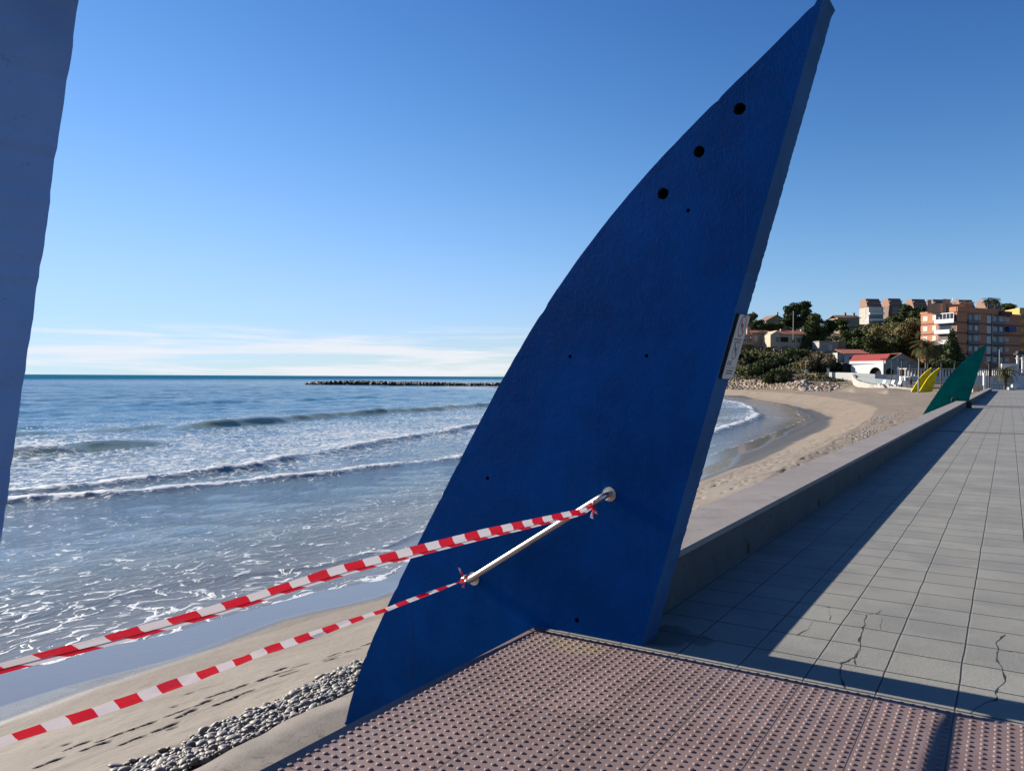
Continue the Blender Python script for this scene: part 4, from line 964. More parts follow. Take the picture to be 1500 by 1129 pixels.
tree(1478, 455, 262, 5, 3.2, M_pine2, 'roof_shrub', 'dark rounded shrub on the right end of the apartment roof', 'bush', None, 70)
for i, (x, y, D, w, h, l) in enumerate([(1352, 546, 192, 6, 4.6, 'dark hedge bush left of the big palm trunk'), (1366, 547, 190, 6.5, 4.2, 'dark hedge bush right of the big palm trunk'), (1381, 547, 188, 6.5, 4.6, 'dark hedge bush at the foot of the cypress'), (1340, 546, 198, 6, 4.2, 'dark hedge bush behind the right end of the restaurant'), (1406, 545, 194, 6, 4.0, 'dark hedge bush right of the cypress foot')]):
    tree(x, y, D, w, h, M_pine2, 'hedge_bush', l, 'bush', 'dark hedge in front of the apartment block', 80+i, .05)
# ground cover of scrub over the headland slope
def cover():
    n = 78000; px = rng.uniform(930, 1345, n); D = np.where(px > 1165, rng.uniform(177, 300, n), rng.uniform(203, 360, n))
    S = (px-750)/F*D; X = S*math.cos(TH)-D*math.sin(TH); Y = S*math.sin(TH)+D*math.cos(TH)
    cl = fbm(X/3.2, Y/3.2, 3, 101)+.5; h = terrainZ(X, Y); hz = hillZ(X, Y)
    k = (hz > np.where(px > 1165, .9, .9)) & (cl > .38) & ~((px > 1236) & (D < 240)); X, Y, h, cl, px = X[k], Y[k], h[k], cl[k], px[k]; n = len(X)
    hz_ = h+np.maximum(0, (cl-.40))*np.where((px > 1160) & (hz[k] < 3.2), 2.2, 6.0)*rng.random(n)**.4
    c = np.stack([X, Y, hz_], -1); a = rng.normal(0, 1, (n, 3)); a /= np.linalg.norm(a, axis=1)[:, None]; b = np.cross(a, rng.normal(0, 1, (n, 3))); b /= np.linalg.norm(b, axis=1)[:, None]
    s = rng.uniform(.3, .75, n)[:, None]; V = np.stack([c-a*s*.5, c+b*s*.4, c+a*s*.5, c-b*s*.4], 1).reshape(-1, 3)
    tag(link('scrub', np_mesh('scrub', V, np.arange(4*n).reshape(n, 4)), leafmat('ground_scrub', (.16, .14, .065), (.045, .05, .022))), 'low green and brown scrub covering the headland slope', 'scrub', kind='stuff')
cover()

# ------------------------------------------------------------------ buildings
CAMR = TH
def local(px, py, D, yaw=0): p = atD(px, py, D); return (p.x, p.y, p.z), CAMR+R(yaw)
def window(parent, face, a, z, w, h, kind='glass', mull=1):
    """face: ('f', y) front plane at local y; ('l', x) left plane; ('r', x)"""
    mb = MB(); fr = MB(); t = .06
    def bx(m, u0, u1, z0, z1, d0, d1):
        if face[0] == 'f': m.box(u0, u1, face[1]-d1, face[1]-d0, z0, z1)
        elif face[0] == 'l': m.box(face[1]-d1, face[1]-d0, u0, u1, z0, z1)
        else: m.box(face[1]+d0, face[1]+d1, u0, u1, z0, z1)
    bx(mb, a-w/2, a+w/2, z, z+h, -.02, .03)
    o = mb.build('window', M_shut if kind == 'shutter' else M_glass, parent)
    for (u0, u1, z0, z1) in ((a-w/2-t, a-w/2, z-t, z+h+t), (a+w/2, a+w/2+t, z-t, z+h+t), (a-w/2, a+w/2, z+h, z+h+t), (a-w/2, a+w/2, z-t, z)): bx(fr, u0, u1, z0, z1, -.02, .09)
    for k in range(mull): u = a-w/2+w*(k+1)/(mull+1); bx(fr, u-.03, u+.03, z, z+h, .031, .07)
    fr.build('frame', M_whitep if kind != 'plain' else M_shade, o); return o
def gable_roof(mb, x0, x1, y0, y1, z, rise, axis='x', ov=.35, th=.16):
    if axis == 'x':   # ridge along x
        ym = (y0+y1)/2
        P_ = [(y0-ov, z-.05), (ym, z+rise), (y1+ov, z-.05), (y1+ov, z-.05+th), (ym, z+rise+th), (y0-ov, z-.05+th)]
        vs = [(x0-ov, y, q) for y, q in P_]+[(x1+ov, y, q) for y, q in P_]
    else:
        xm = (x0+x1)/2
        P_ = [(x0-ov, z-.05), (xm, z+rise), (x1+ov, z-.05), (x1+ov, z-.05+th), (xm, z+rise+th), (x0-ov, z-.05+th)]
        vs = [(x, y0-ov, q) for x, q in P_]+[(x, y1+ov, q) for x, q in P_]
    n = 6; fs = [(0, 1, 4, 5), (1, 2, 3, 4), (6, 11, 10, 7), (7, 10, 9, 8)]+[(i, n+i, n+(i+1) % n, (i+1) % n) for i in range(n)]
    mb.add(vs, fs)
def house_body(mb, w, d, h, rise=0, axis='x', down=4):
    mb.box(0, w, 0, d, -down, h)
    if rise:
        if axis == 'x':
            for x0, x1 in ((0, .25), (w-.25, w)): mb.add([(x0, 0, h), (x0, d, h), (x0, d/2, h+rise), (x1, 0, h), (x1, d, h), (x1, d/2, h+rise)], [(0, 1, 2), (3, 5, 4), (0, 3, 4, 1), (1, 4, 5, 2), (2, 5, 3, 0)])
        else: mb.add([(0, 0, h), (w, 0, h), (w/2, 0, h+rise), (0, .25, h), (w, .25, h), (w/2, .25, h+rise)], [(0, 2, 1), (3, 4, 5), (0, 1, 4, 3), (1, 2, 5, 4), (2, 0, 3, 5)])

# pink house, first row
loc, rz = local(1101, 509, 268, 6)
t = empty('house', loc, rz, 'pink house with an orange tiled roof nearest the notice sign', 'house', 'houses on the headland')
mb = MB(); house_body(mb, 7.2, 8, 4.6, 1.2, 'y'); mb.build('wall', M_peach, t)
mb = MB(); gable_roof(mb, 0, 7.2, 0, 8, 4.6, 1.2, 'x'); mb.build('roof', M_roof, t)
MB().box(-.0, 7.2, -.02, 0, -4, .55).build('plinth', M_bluegrey, t)
for x in (1.5, 4.0, 5.7): window(t, ('f', 0), x, 2.3, 1.0 if x != 4 else .8, 1.4, 'shutter', 0)
for x in (1.5, 5.6): MB().box(x-.8, x+.8, -.05, -.021, -1, .6).build('garage_door', M_bluegrey, t)
MB().box(-1.2, -.4, 1, 1.8, 4.2, 7.2).build('chimney', M_peach, t)
mb = MB(); mb.box(-4.2, -.02, .8, 6.5, -4, 3.0); mb.build('side_wing', M_peach, t)
mb = MB(); gable_roof(mb, -4.2, -.4, .8, 6.5, 3.0, 1.1, 'y', .3); mb.build('wing_roof', M_roof, t)
MB().add([(-4.2, .78, 3), (-.1, .78, 3), (-.1, .78, 5.3)], [(0, 1, 2)]).build('gable_panel', M_cream, t)
MB().box(-4.4, .2, -.6, .8, .9, 1.9).build('balcony', M_peach, t)
window(t, ('f', .8), -1.6, 2.0, 1.6, 1.0, 'glass', 1)
# cream house
loc, rz = local(1142, 511, 262, 5)
t = empty('house', loc, rz, 'long cream house with a red tiled roof right of the pink house', 'house', 'houses on the headland')
mb = MB(); house_body(mb, 9.6, 7, 4.8, 1.3, 'x'); mb.build('wall', M_cream, t)
mb = MB(); gable_roof(mb, 0, 9.6, 0, 7, 4.8, 1.3, 'x'); mb.build('roof', M_roof, t)
mb = MB(); mb.box(-3.4, -.02, -.6, 6.5, .6, 4.6); mb.add([(-3.4, -.6, 4.6), (-.02, -.6, 4.6), (-1.0, -.6, 6.0), (-3.4, 6.5, 4.6), (-.02, 6.5, 4.6), (-1.0, 6.5, 6.0)], [(0, 1, 2), (3, 5, 4), (0, 2, 5, 3), (1, 4, 5, 2)]); mb.build('side_wing', M_cream, t)
MB().box(-2.4, .4, -1.8, -.62, -1.2, .2).build('parked_cover', M_white, t)
MB().box(.3, 2.9, -.12, -.0, 2.3, 3.9).build('veranda_opening', M_dark, t)
for x in (4.6, 6.3, 8.3): window(t, ('f', 0), x, 2.3, .8 if x < 5 else 1.0, 1.3, 'plain', 0)
window(t, ('f', -.6), -.9, 2.4, 1.1, 1.3, 'plain', 0)
MB().box(8.6, 9.1, 3, 3.6, 5.2, 6.6).build('chimney', M_white, t); MB().box(1.6, 2.1, 3, 3.6, 5.6, 6.7).build('chimney', M_cream, t)
# olive gabled house
loc, rz = local(1122, 485, 320, 8)
t = empty('house', loc, rz, 'olive coloured gabled house on the hill above the front houses', 'house', 'houses on the headland')
mb = MB(); house_body(mb, 9, 9, 4.0, 2.5, 'y'); mb.build('wall', M_olive, t)
mb = MB(); gable_roof(mb, 0, 9, 0, 9, 4.0, 2.5, 'y'); mb.build('roof', M_roofb, t)
for x in (3.5, 6.6): window(t, ('f', 0), x, 1.7, 1.4 if x < 4 else 2.4, 1.2, 'plain', 0)
MB().box(5.6, 6.2, 2, 2.6, 5.6, 7.9).build('chimney', M_tan, t)
mb = MB(); mb.box(-6.5, -.02, 1.5, 8, -4, 3.0); mb.build('side_wing', M_tan, t); mb = MB(); gable_roof(mb, -6.5, -.4, 1.5, 8, 3, 1.1, 'x', .3); mb.build('wing_roof', M_roofb, t)
# tan hillside house
loc, rz = local(1236, 489, 325, 6)
t = empty('house', loc, rz, 'two storey tan house among trees left of the white balconied house', 'house', 'houses on the headland')
MB().box(0, 8.0, 0, 8, -5, 3.8).build('wall', M_tan, t); MB().box(-1.8, 7.6, 1.6, 8, 3.82, 6.6).build('upper_wall', M_tan, t)
mb = MB(); gable_roof(mb, -1.8, 7.6, 1.6, 8, 6.6, 1.2, 'x', .5); mb.build('roof', M_roofb, t)
for x in (2, 5.6): window(t, ('f', 0), x, 1.0, 1.6, 1.5, 'plain', 0)
window(t, ('f', 1.6), 4.6, 4.5, 1.9, 1.2, 'plain', 0); MB().box(-.1, 8.1, -.9, -.02, 3.0, 3.9).build('balcony', M_tan, t)
for x in (2.5, 6.3): MB().box(x, x+.7, 4, 4.7, 7.0, 9.0).build('chimney', M_roofb, t)
# pale outbuilding
loc, rz = local(1200, 514, 255, 4)
t = empty('outbuilding', loc, rz, 'pale grey flat roofed outbuilding behind the brownish bush', 'building')
MB().box(0, 6.3, 0, 5, -2, 2.9).build('wall', M_stone, t); MB().box(-.2, 6.5, -.2, 5.2, 2.905, 3.15).build('roof', M_stone, t); MB().box(3.1, 4.3, -.05, -.01, .0, 2.1).build('door', M_white, t)
MB().box(6.6, 9.0, .5, 5, -2, 3.4).build('side_wing', M_tan, t)
# red roofed cottage
loc, rz = local(1237, 533, 226, 0)
t = empty('cottage', loc, rz, 'white cottage with red roofs behind the restaurant', 'house')
MB().box(0, 6.8, 0, 6, -2, 2.9).build('wall', M_white, t); mb = MB(); mb.add([(-.4, -.5, 2.8), (7, -.5, 2.8), (7, 6, 4.2), (-.4, 6, 4.2), (-.4, -.5, 2.95), (7, -.5, 2.95), (7, 6, 4.35), (-.4, 6, 4.35)], [(0, 3, 2, 1), (4, 5, 6, 7), (0, 1, 5, 4), (1, 2, 6, 5), (2, 3, 7, 6), (3, 0, 4, 7)]); mb.build('roof', M_roof, t)
MB().box(-1.8, -.02, .5, 4, -2, 3.2).build('side_wall', M_stone, t); window(t, ('f', 0), 2.0, .8, 1.3, 1.2, 'glass', 0)

# restaurant with arches
loc, rz = local(1294, 550.5, 190, 0)
t = empty('restaurant', loc, rz, 'low white restaurant with arches and a red roof behind the beach', 'building')
def arch_wall(w, h, arches, seg=12):
    """front wall outline (x,z) strips around arches: returns list of quads as MB in plane y=0, thickness .3"""
    mb = MB(); xs = 0
    for (cx, r, spring) in arches:
        mb.box(xs, cx-r, 0, .35, -1.5, h)
        for k in range(seg):
            a0 = PI-PI*k/seg; a1 = PI-PI*(k+1)/seg; x0, x1 = cx+r*math.cos(a0), cx+r*math.cos(a1); z0, z1 = spring+r*math.sin(a0), spring+r*math.sin(a1)
            vs = [(x0, 0, z0), (x1, 0, z1), (x1, 0, h), (x0, 0, h), (x0, .35, z0), (x1, .35, z1), (x1, .35, h), (x0, .35, h)]
            mb.add(vs, [(0, 1, 2, 3), (4, 7, 6, 5), (0, 4, 5, 1), (3, 2, 6, 7)])
        xs = cx+r
    mb.box(xs, w, 0, .35, -1.5, h); return mb
H1 = 3.15
ow = arch_wall(8.4, H1, [(1.55, .95, .9), (4.1, .95, .9), (6.6, .95, .9)]).build('arcade_wall', M_bluegrey, t)  # grey render carries this side's shade; the sunlit front is white
fl = arch_wall(9.6, H1, [(7.3, 1.75, .35)]).build('front_wall', M_whitep, t); fl.rotation_euler = (0, 0, R(-30)+PI); fl.location = (0, 0, 0)
a_ = R(115); ux, uy = math.cos(a_), math.sin(a_)         # the sea-facing wall runs this way from the corner
fl.rotation_euler = (0, 0, a_); 
me_ = fl.data
for v in me_.vertices: v.co.x = 9.6-v.co.x; v.co.y = -v.co.y
for v in me_.vertices: v.co.x = v.co.x
MB().prism([(.5, .8), (8.2, .8), (8.2, 9), (-6, 9), (ux*9.3+.2, uy*9.3+.5)], -1.5, H1-.05).build('interior', M_dark, t)
mb = MB(); mb.prism([(.3, -.35), (8.8, -.35), (8.8, -.05), (.3, -.05)], 3.16, 3.55)
mb2 = MB(); e0 = (.25, -.42); e1 = (ux*10.1-.2, uy*10.1-.42)
mb2.prism([e0, (e0[0]+.2, e0[1]+.35), (e1[0]+.2, e1[1]+.35), e1], 2.95, 3.6); mb2.build('fascia', M_whitep, t)
mb = MB(); vs = [(.3, -.4, 3.61), (e1[0], e1[1], 3.61), (e1[0]+3.5, e1[1]+5.5, 5.2), (4.2, 5.2, 5.35)]; vs += [(x, y, z+.14) for x, y, z in vs]
mb.add(vs, [(0, 1, 2, 3), (4, 7, 6, 5), (0, 4, 5, 1), (1, 5, 6, 2), (2, 6, 7, 3), (3, 7, 4, 0)]); mb.build('roof', M_redsheet, t)
mb = MB(); mb.add([(.3, .0, 3.16), (8.4, .0, 3.16), (4.2, .05, 5.35), (.3, .3, 3.16), (8.4, .3, 3.16), (4.2, .3, 5.35)], [(0, 1, 2), (3, 5, 4), (1, 4, 5, 2), (0, 2, 5, 3)]); mb.build('gable_wall', M_bluegrey, t)  # shade of the gable end is put into its grey
mb = MB(); mb.add([(4.2, -.1, 5.36), (8.9, -.1, 3.1), (8.9, 5.5, 3.1), (4.2, 5.5, 5.36), (4.2, -.1, 5.46), (8.9, -.1, 3.2), (8.9, 5.5, 3.2), (4.2, 5.5, 5.46)], [(0, 1, 2, 3), (4, 7, 6, 5), (0, 4, 5, 1), (1, 5, 6, 2), (2, 6, 7, 3), (3, 7, 4, 0)]); mb.build('roof_slope', M_roof, t)

# orange apartment block
cp = atD(1401, 536, 214); lp = atD(1348, 536, 225); rp = atD(1495, 536, 228)
loc = (cp.x, cp.y, cp.z)
blk = empty('apartment_block', loc, 0, 'orange five storey apartment block with balconies', 'building')
def vec2(a, b): return Vector((b.x-a.x, b.y-a.y))
Lv = vec2(cp, lp); Rv = vec2(cp, rp); LL, RL = Lv.length, Rv.length; Lu, Ru = Lv/LL, Rv/RL
FH = 2.83; z_top = (cp.z, 0)[1]
Z5 = (atD(1401, 456.3, 214).z-cp.z)     # underside of the roof parapet
Z0s = [Z5-FH*(5-k) for k in range(6)]   # floor levels, top one = parapet base
PT = atD(1401, 448, 214).z-cp.z
back = [Ru*RL, Ru*RL+Lu*LL, Lu*LL]
MB().prism([(0, 0)]+[(v.x, v.y) for v in back][:3], -8, Z5).build('wall', M_orange, blk)
def facade(name, U, inward, u0, u1, d0, d1, z0, z1, mat, parent=blk):
    """box along direction U (from the corner), d outward negative = proud"""
    a = U*u0; b = U*u1; n = inward
    pts = [a+n*d0, b+n*d0, b+n*d1, a+n*d1]; return MB().prism([(p.x, p.y) for p in pts], z0, z1).build(name, mat, parent)
nR = Vector((-Ru.y, Ru.x)); nR = nR if nR.dot(Lu) > 0 else -nR; nL = Vector((-Lu.y, Lu.x)); nL = nL if nL.dot(Ru) > 0 else -nL
# parapet band round the top, standing slightly proud
facade('parapet', Ru, nR, -.12, RL*.62, -.25, .15, Z5+.01, PT-.2, M_orange); facade('parapet', Ru, nR, RL*.80, RL+.1, -.2, .15, Z5-.6, PT-1.2, M_orange); facade('parapet', Ru, nR, RL*.621, RL*.799, -.9, .1, Z5-.2, Z5+.9, M_orange2)
facade('parapet', Lu, nL, .16, LL*.55, -.22, .12, Z5+.012, PT-.22, M_orange); facade('parapet', Lu, nL, LL*.553, LL+.1, -.1, .12, Z5+.012, PT-.9, M_orange)
for k in range(5):
    z = Z0s[k]
    for nm, U, nn, L in (('slab_band', Ru, nR, RL), ('slab_band', Lu, nL, LL)):
        if nm and k: facade(nm, U, nn, .05, L, -.06, -.003, z-.14, z+.14, M_orange2)
    # sea-facing side: glazed or open balcony near the corner and two small windows
    if k >= 1:
        facade('window', Lu, nL, LL*.80, LL*.93, -.05, -.003, z+.9, z+2.2, M_shut); facade('window', Lu, nL, LL*.56, LL*.66, -.05, -.003, z+.9, z+2.3, M_shut)
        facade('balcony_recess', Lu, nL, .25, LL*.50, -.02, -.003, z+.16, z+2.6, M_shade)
        facade('balcony', Lu, nL, .15, LL*.54, -1.0, -.86, z-.1, z+.95, M_whitep); facade('balcony_slab', Lu, nL, .15, LL*.54, -1.0, -.003, z-.16, z-.001, M_whitep)
        if k == 4:
            for q in range(6): u = .2+(LL*.5-.2)*q/5; facade('glazing_bar', Lu, nL, u-.07, u+.07, -1.0, -.88, z+.95, z+2.4, M_whitep)
            facade('glazing_head', Lu, nL, .15, LL*.54, -1.02, -.85, z+2.4, z+2.62, M_whitep); facade('glazing', Lu, nL, .25, LL*.5, -.93, -.91, z+.95, z+2.4, M_glass)
        if k == 3: facade('window', Lu, nL, LL*.15, LL*.45, -.06, -.021, z+.5, z+2.3, M_glass)
    # camera-facing side
    for (f0, f1, typ) in ((.155, .33, 'bal'), (.44, .52, 'bal2'), (.53, .72, 'bal'), (.745, .80, 'win')):
        a, b = RL*f0, RL*f1
        if typ == 'win': facade('window', Ru, nR, a, b, -.05, -.003, z+1.0, z+2.1, M_glass); continue
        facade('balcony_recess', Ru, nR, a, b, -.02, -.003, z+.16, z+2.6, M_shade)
        if typ == 'bal':
            facade('balcony', Ru, nR, a, b, -.35, -.25, z-.05, z+.85, M_railing); facade('balcony_slab', Ru, nR, a-.1, b+.1, -.37, -.003, z-.2, z-.052, M_orange2)
            facade('balcony_door', Ru, nR, a+(b-a)*.1, a+(b-a)*.42, -.05, -.021, z+.16, z+2.2, M_glass); facade('balcony_door', Ru, nR, a+(b-a)*.62, a+(b-a)*.9, -.05, -.021, z+.16, z+2.2, M_shut)
            if k in (2, 4):
                for q in range(7): u = a+(b-a)*(.45+.55*q/6); facade('glazing_bar', Ru, nR, u-.05, u+.05, -.34, -.28, z+.85, z+2.4, M_whitep)
        else:
            facade('balcony_door', Ru, nR, a+.2, b-.2, -.05, -.021, z+.2, z+2.3, M_shut)
facade('drainpipe', Ru, nR, RL*.525, RL*.535, -.25, -.1, -3, Z5, M_stone)
facade('awning', Ru, nR, RL*.735, RL*.85, -1.2, -.25, Z0s[3]+1.0, Z0s[3]+2.4, M_awn)
# roof structures
for (f, g_, w_, d_, h_, m) in ((.02, .45, 5, 4, 1.6, M_peach), (.16, .5, 4, 3, .9, M_peach), (.33, .5, 4.5, 3.5, 1.9, M_orange), (.30, .75, 6, 4, 1.5, M_yblock)):
    c = Ru*(RL*f)+Lu*(LL*g_); MB().box(c.x-w_/2, c.x+w_/2, c.y-d_/2, c.y+d_/2, Z5+.01, PT+h_-.6).build('roof_housing', m, blk)
for f, g_ in ((-.02, .3), (.04, .3), (.08, .45), (.30, .35), (.40, .35), (.44, .5), (-.08, .6)):
    c = Ru*(RL*f)+Lu*(LL*g_); MB().box(c.x-.45, c.x+.45, c.y-.45, c.y+.45, Z5+.01, PT+2.1).build('chimney', M_peach, blk)
c = Ru*(RL*.13)+Lu*(LL*.3); MB().tube([(c.x, c.y, Z5), (c.x, c.y, PT+3.0)], .05, 6).build('antenna_mast', M_whitep, blk)
mb = MB(); mb.tube([(c.x+.55*math.cos(k*PI/6), c.y+.55*math.sin(k*PI/6)*.5, PT+2.4+.8*math.sin(k*PI/6)) for k in range(13)], .05, 5)
mb.tube([(c.x-.5, c.y, PT+1.2), (c.x+.5, c.y, PT+1.2)], .05, 5); mb.build('antenna', M_whitep, blk)
# little balconies seen on its far left side
for k in range(1, 5): 
    e = Lu*(LL+.5); MB().box(e.x-.6, e.x+.6, e.y-.4, e.y+.8, Z0s[k], Z0s[k]+1.0).build('side_balcony', M_olive, blk)
# yellow block at the right edge of the frame
p = atD(1492.5, 540, 236); t = empty('apartment_block', (p.x, p.y, p.z), CAMR-R(10), 'yellow apartment block cut off by the right edge of the photo', 'building')
MB().box(0, 14, 0, 10, -6, 18.0).build('wall', M_yblock, t); MB().box(4.2, 8, 2, 6, 18.01, 19.6).build('roof_housing', M_yblock, t)
for k in range(6): MB().box(-.1, 7, -1.1, -.02, 1.2+k*2.8, 2.1+k*2.8).build('balcony', M_tan, t)

# terrace of stepped houses along the ridge
M_ridge = simple('ridge_render', (.24, .17, .115), .85, .1)
xs_ = [(1273, 436.5, 1297, 462), (1306, 436, 1328, 462), (1341, 437, 1364, 455), (1372, 437.5, 1398, 450), (1410, 438, 1434, 452), (1447, 438.5, 1474, 452)]
words = ['white balconied stepped house with a brown sloping roof, leftmost on the ridge', 'second house from the left of the brown roofed row on the ridge', 'third ridge house from the left with a brown roof, above the dark trees', 'fourth brown roofed ridge house, its top showing over the left of the orange block', 'fifth brown roofed ridge house, behind the rooftop antenna', 'sixth brown roofed ridge house, behind the roof garden palms']
for i, (x0, yt, x1, yb) in enumerate(xs_):
    D = 345+i*3; p = atD(x0, yt, D); w = (x1-x0)/F*D*.92; zb = p.z-9
    t = empty('ridge_house', (p.x, p.y, zb), CAMR+R(5), words[i], 'house', 'stepped houses along the ridge')
    MB().box(0, w, 0, 8, -8, 5.2).build('wall', M_ridge if i else M_stone, t)
    mb = MB(); mb.add([(-.1, 1.0, 5.21), (w+.1, 1.0, 5.21), (w+.1, 8, 5.21), (-.1, 8, 5.21), (.2, 3.2, 9.0), (w-.2, 3.2, 9.0), (w-.2, 7.5, 9.0), (.2, 7.5, 9.0)], [(3, 2, 1, 0), (4, 5, 6, 7), (0, 1, 5, 4), (1, 2, 6, 5), (2, 3, 7, 6), (3, 0, 4, 7)]); mb.build('roof', M_roofb, t)
    MB().box(.6, w-.6, 1.8, 2.45, 6.2, 7.4).build('dormer_window', M_glass, t); MB().box(.2, w-.2, 1.2, 2.7, 7.42, 7.75).build('dormer_roof', M_roofb, t)
    MB().box(.4, w-.4, -.06, -.01, 3.0, 4.9).build('window_band', M_glass if i else M_shut, t)
    MB().box(0, w, -.9, .0-.012, 1.9, 2.7).build('balcony', M_whitep if i == 0 else M_tan, t)
    if i == 0:
        for k, zz in enumerate((-.9, -3.5)): MB().box(-2.0*(k+.5), w, -1.6-k*.6, -.013, zz, zz+.9).build('balcony', M_whitep, t); MB().box(.3, w-.3, -.06, -.012, zz+1.0, zz+2.4).build('window_band', M_glass, t)
        MB().tube([(-2.2, -1.4, 0), (-2.2, -1.4, 5.0)], .08, 6).build('corner_post', M_whitep, t); MB().box(-2.3, w, -1.5, -1.35, 4.8, 4.95).build('pergola_beam', M_whitep, t)

# ------------------------------------------------------------------ behind the beach: walls, terrace, small things
def wall_run(name, pts, z_off, h, th, mat, label, cat='wall', group=None, base=None):
    pts = [(p[0], p[1], p[2]+z_off) for p in pts]
    """wall along world points (x, y, zbase)"""
    mb = MB(); vs = []; o = pts[0]
    for i, p in enumerate(pts):
        a = Vector(pts[max(0, i-1)][:2]); b = Vector(pts[min(len(pts)-1, i+1)][:2]); d = (b-a).normalized(); n = Vector((-d.y, d.x))*th/2
        for s in (-1, 1):
            for z in (p[2]-2, p[2]+h): vs.append((p[0]+n.x*s-o[0], p[1]+n.y*s-o[1], z-o[2]))
    fs = [(0, 1, 3, 2)]; m = len(pts)
    for i in range(m-1):
        a = 4*i; b = a+4; fs += [(a, b, b+1, a+1), (a+2, a+3, b+3, b+2), (a+1, b+1, b+3, a+3), (a, a+2, b+2, b)]
    fs.append((4*m-4, 4*m-2, 4*m-1, 4*m-3)); mb.add(vs, fs); ob = mb.build(name, mat, None, False, (o[0], o[1], o[2])); return tag(ob, label, cat, group)
def wp(px, py, D): p = atD(px, py, D); return (p.x, p.y, p.z)
wall_run('garden_wall', [wp(1212, 549.5, 190), wp(1250, 550.5, 184), wp(1282, 552.5, 180), wp(1316, 553.5, 178)], 0, .72, .3, M_white, 'low white garden wall in front of the restaurant')
t = empty('gate_pillar', wp(1213, 549.5, 189), 0, 'white square pillar at the left end of the garden wall', 'pillar'); MB().box(-.22, .22, -.22, .22, -1.5, 1.5).build('shaft', M_whitep, t); MB().box(-.3, .3, -.3, .3, 1.505, 1.62).build('cap', M_whitep, t)
t = empty('gate_pillar', wp(1315.5, 553.5, 177), 0, 'white pointed pillar at the right end of the garden wall', 'pillar'); MB().box(-.22, .22, -.22, .22, -1.5, 2.0).build('shaft', M_whitep, t); MB().add([(-.22, -.22, 2), (.22, -.22, 2), (.22, .22, 2), (-.22, .22, 2), (0, 0, 2.6)], [(0, 1, 4), (1, 2, 4), (2, 3, 4), (3, 0, 4)]).build('cap', M_whitep, t)
wall_run('beach_kerb', [wp(1249, 548, 186), wp(1252, 554, 176), wp(1258, 559, 168), wp(1275, 563.5, 162), wp(1300, 566.5, 157), (wp(1330, 569, 152)), wp(1346, 571, 150)], -.08, .25, .5, M_stone, 'curving cream kerb wall between sand and terrace')
# paved terrace behind the kerb
pp = [wp(1260, 557.5, 171), wp(1276, 562, 164.5), wp(1300, 565, 159), wp(1332, 567.5, 153.5), wp(1440, 569, 150), wp(1440, 558, 178), wp(1330, 557, 178), wp(1290, 555, 179)]
zt = pp[3][2]; mb = MB(); n_ = len(pp); pp[4] = pp[4][:2]+(pp[3][2],); pp[5] = pp[5][:2]+(.6,); pp[6] = pp[6][:2]+(.6,); pp[7] = pp[7][:2]+(.9,)
mb.add([(x, y, z-2.5) for x, y, z in pp]+[(x, y, z) for x, y, z in pp], [tuple(range(n_-1, -1, -1)), tuple(range(n_, 2*n_))]+[(i, (i+1) % n_, n_+(i+1) % n_, n_+i) for i in range(n_)])
o = mb.build('terrace', M_ledge); tag(o, kind='structure')
wall_run('ramp_wall', [wp(1257, 558.5, 172), wp(1283, 561.5, 166), wp(1305, 563.5, 162), wp(1328, 565, 160)], 0, 1.0, .25, M_bluegrey, 'blue grey ramp wall behind the white loungers')
# white loungers
for i, px in enumerate((1292, 1304.5, 1315)):
    t = empty('lounger', wp(px, 565.0+i*.6, 158-i), CAMR+R(20), ['leftmost of the three white loungers on the terrace', 'middle one of the three white loungers on the terrace', 'rightmost of the three white loungers on the terrace'][i], 'lounger', 'white loungers on the terrace')
    MB().box(-.9, .3, -.35, .35, .28, .42).build('seat', M_whitep, t); o = MB().box(0, .12, -.35, .35, 0, .95).build('backrest', M_whitep, t); o.location = (.3, 0, .36); o.rotation_euler = (0, R(28), 0)
    for x in (-.7, .25): MB().box(x-.04, x+.04, -.3, .3, -.2, .275).build('leg', M_whitep, t)
# T-shaped lamp posts
L_ = ['leftmost', 'second', 'third', 'fourth']
posts = [(1294.5, 554.5, 176, 526.0, 'black T shaped lamp post at the white corner of the restaurant'), (1306, 556.5, 172, 527.0, 'black T shaped lamp post second from the left by the arches'), (1321, 565.5, 156, 527.5, 'black T shaped lamp post just right of the loungers'), (1333, 558, 168, 532.5, 'black T shaped lamp post left of the yellow sails'),
 (1359, 560, 160, 531, 'black T shaped lamp post behind the left yellow sail tip'), (1378.5, 566, 148, 530, 'black T shaped lamp post right of the yellow sails'), (1398, 562, 152, 531, 'black T shaped lamp post left of the green sail')]
for (px, pb, D, ptop, lab) in posts:
    p = atD(px, pb, D); h = atD(px, ptop, D).z-p.z; t = empty('lamp_post', (p.x, p.y, p.z), CAMR, lab, 'lamp post', 'T shaped lamp posts')
    MB().tube([(0, 0, -.5), (0, 0, h)], .11, 8).build('post', M_black, t); MB().box(-.85, .85, -.16, .16, h+.005, h+.14).build('crossbar', M_black, t)
p = atD(1448.5, 575, 116); h = atD(1448.5, 528, 116).z-p.z; t = empty('lamp_post', (p.x, p.y, p.z), CAMR, 'black lamp post with a bracket arm just right of the green sail', 'lamp post')
MB().tube([(0, 0, -.1), (0, 0, h)], .09, 8).build('post', M_bark, t); MB().box(-.55, -.1, -.08, .08, h-.35, h-.2).build('arm', M_black, t); MB().box(.1, .28, -.12, .12, h-2.3, h-.1).build('lamp_housing', M_black, t)
p = atD(1345.5, 576, 138); h = atD(1345.5, 525, 138).z-p.z; t = empty('flag_pole', (p.x, p.y, p.z), 0, 'tall slim grey pole standing in front of the yellow sails', 'pole')
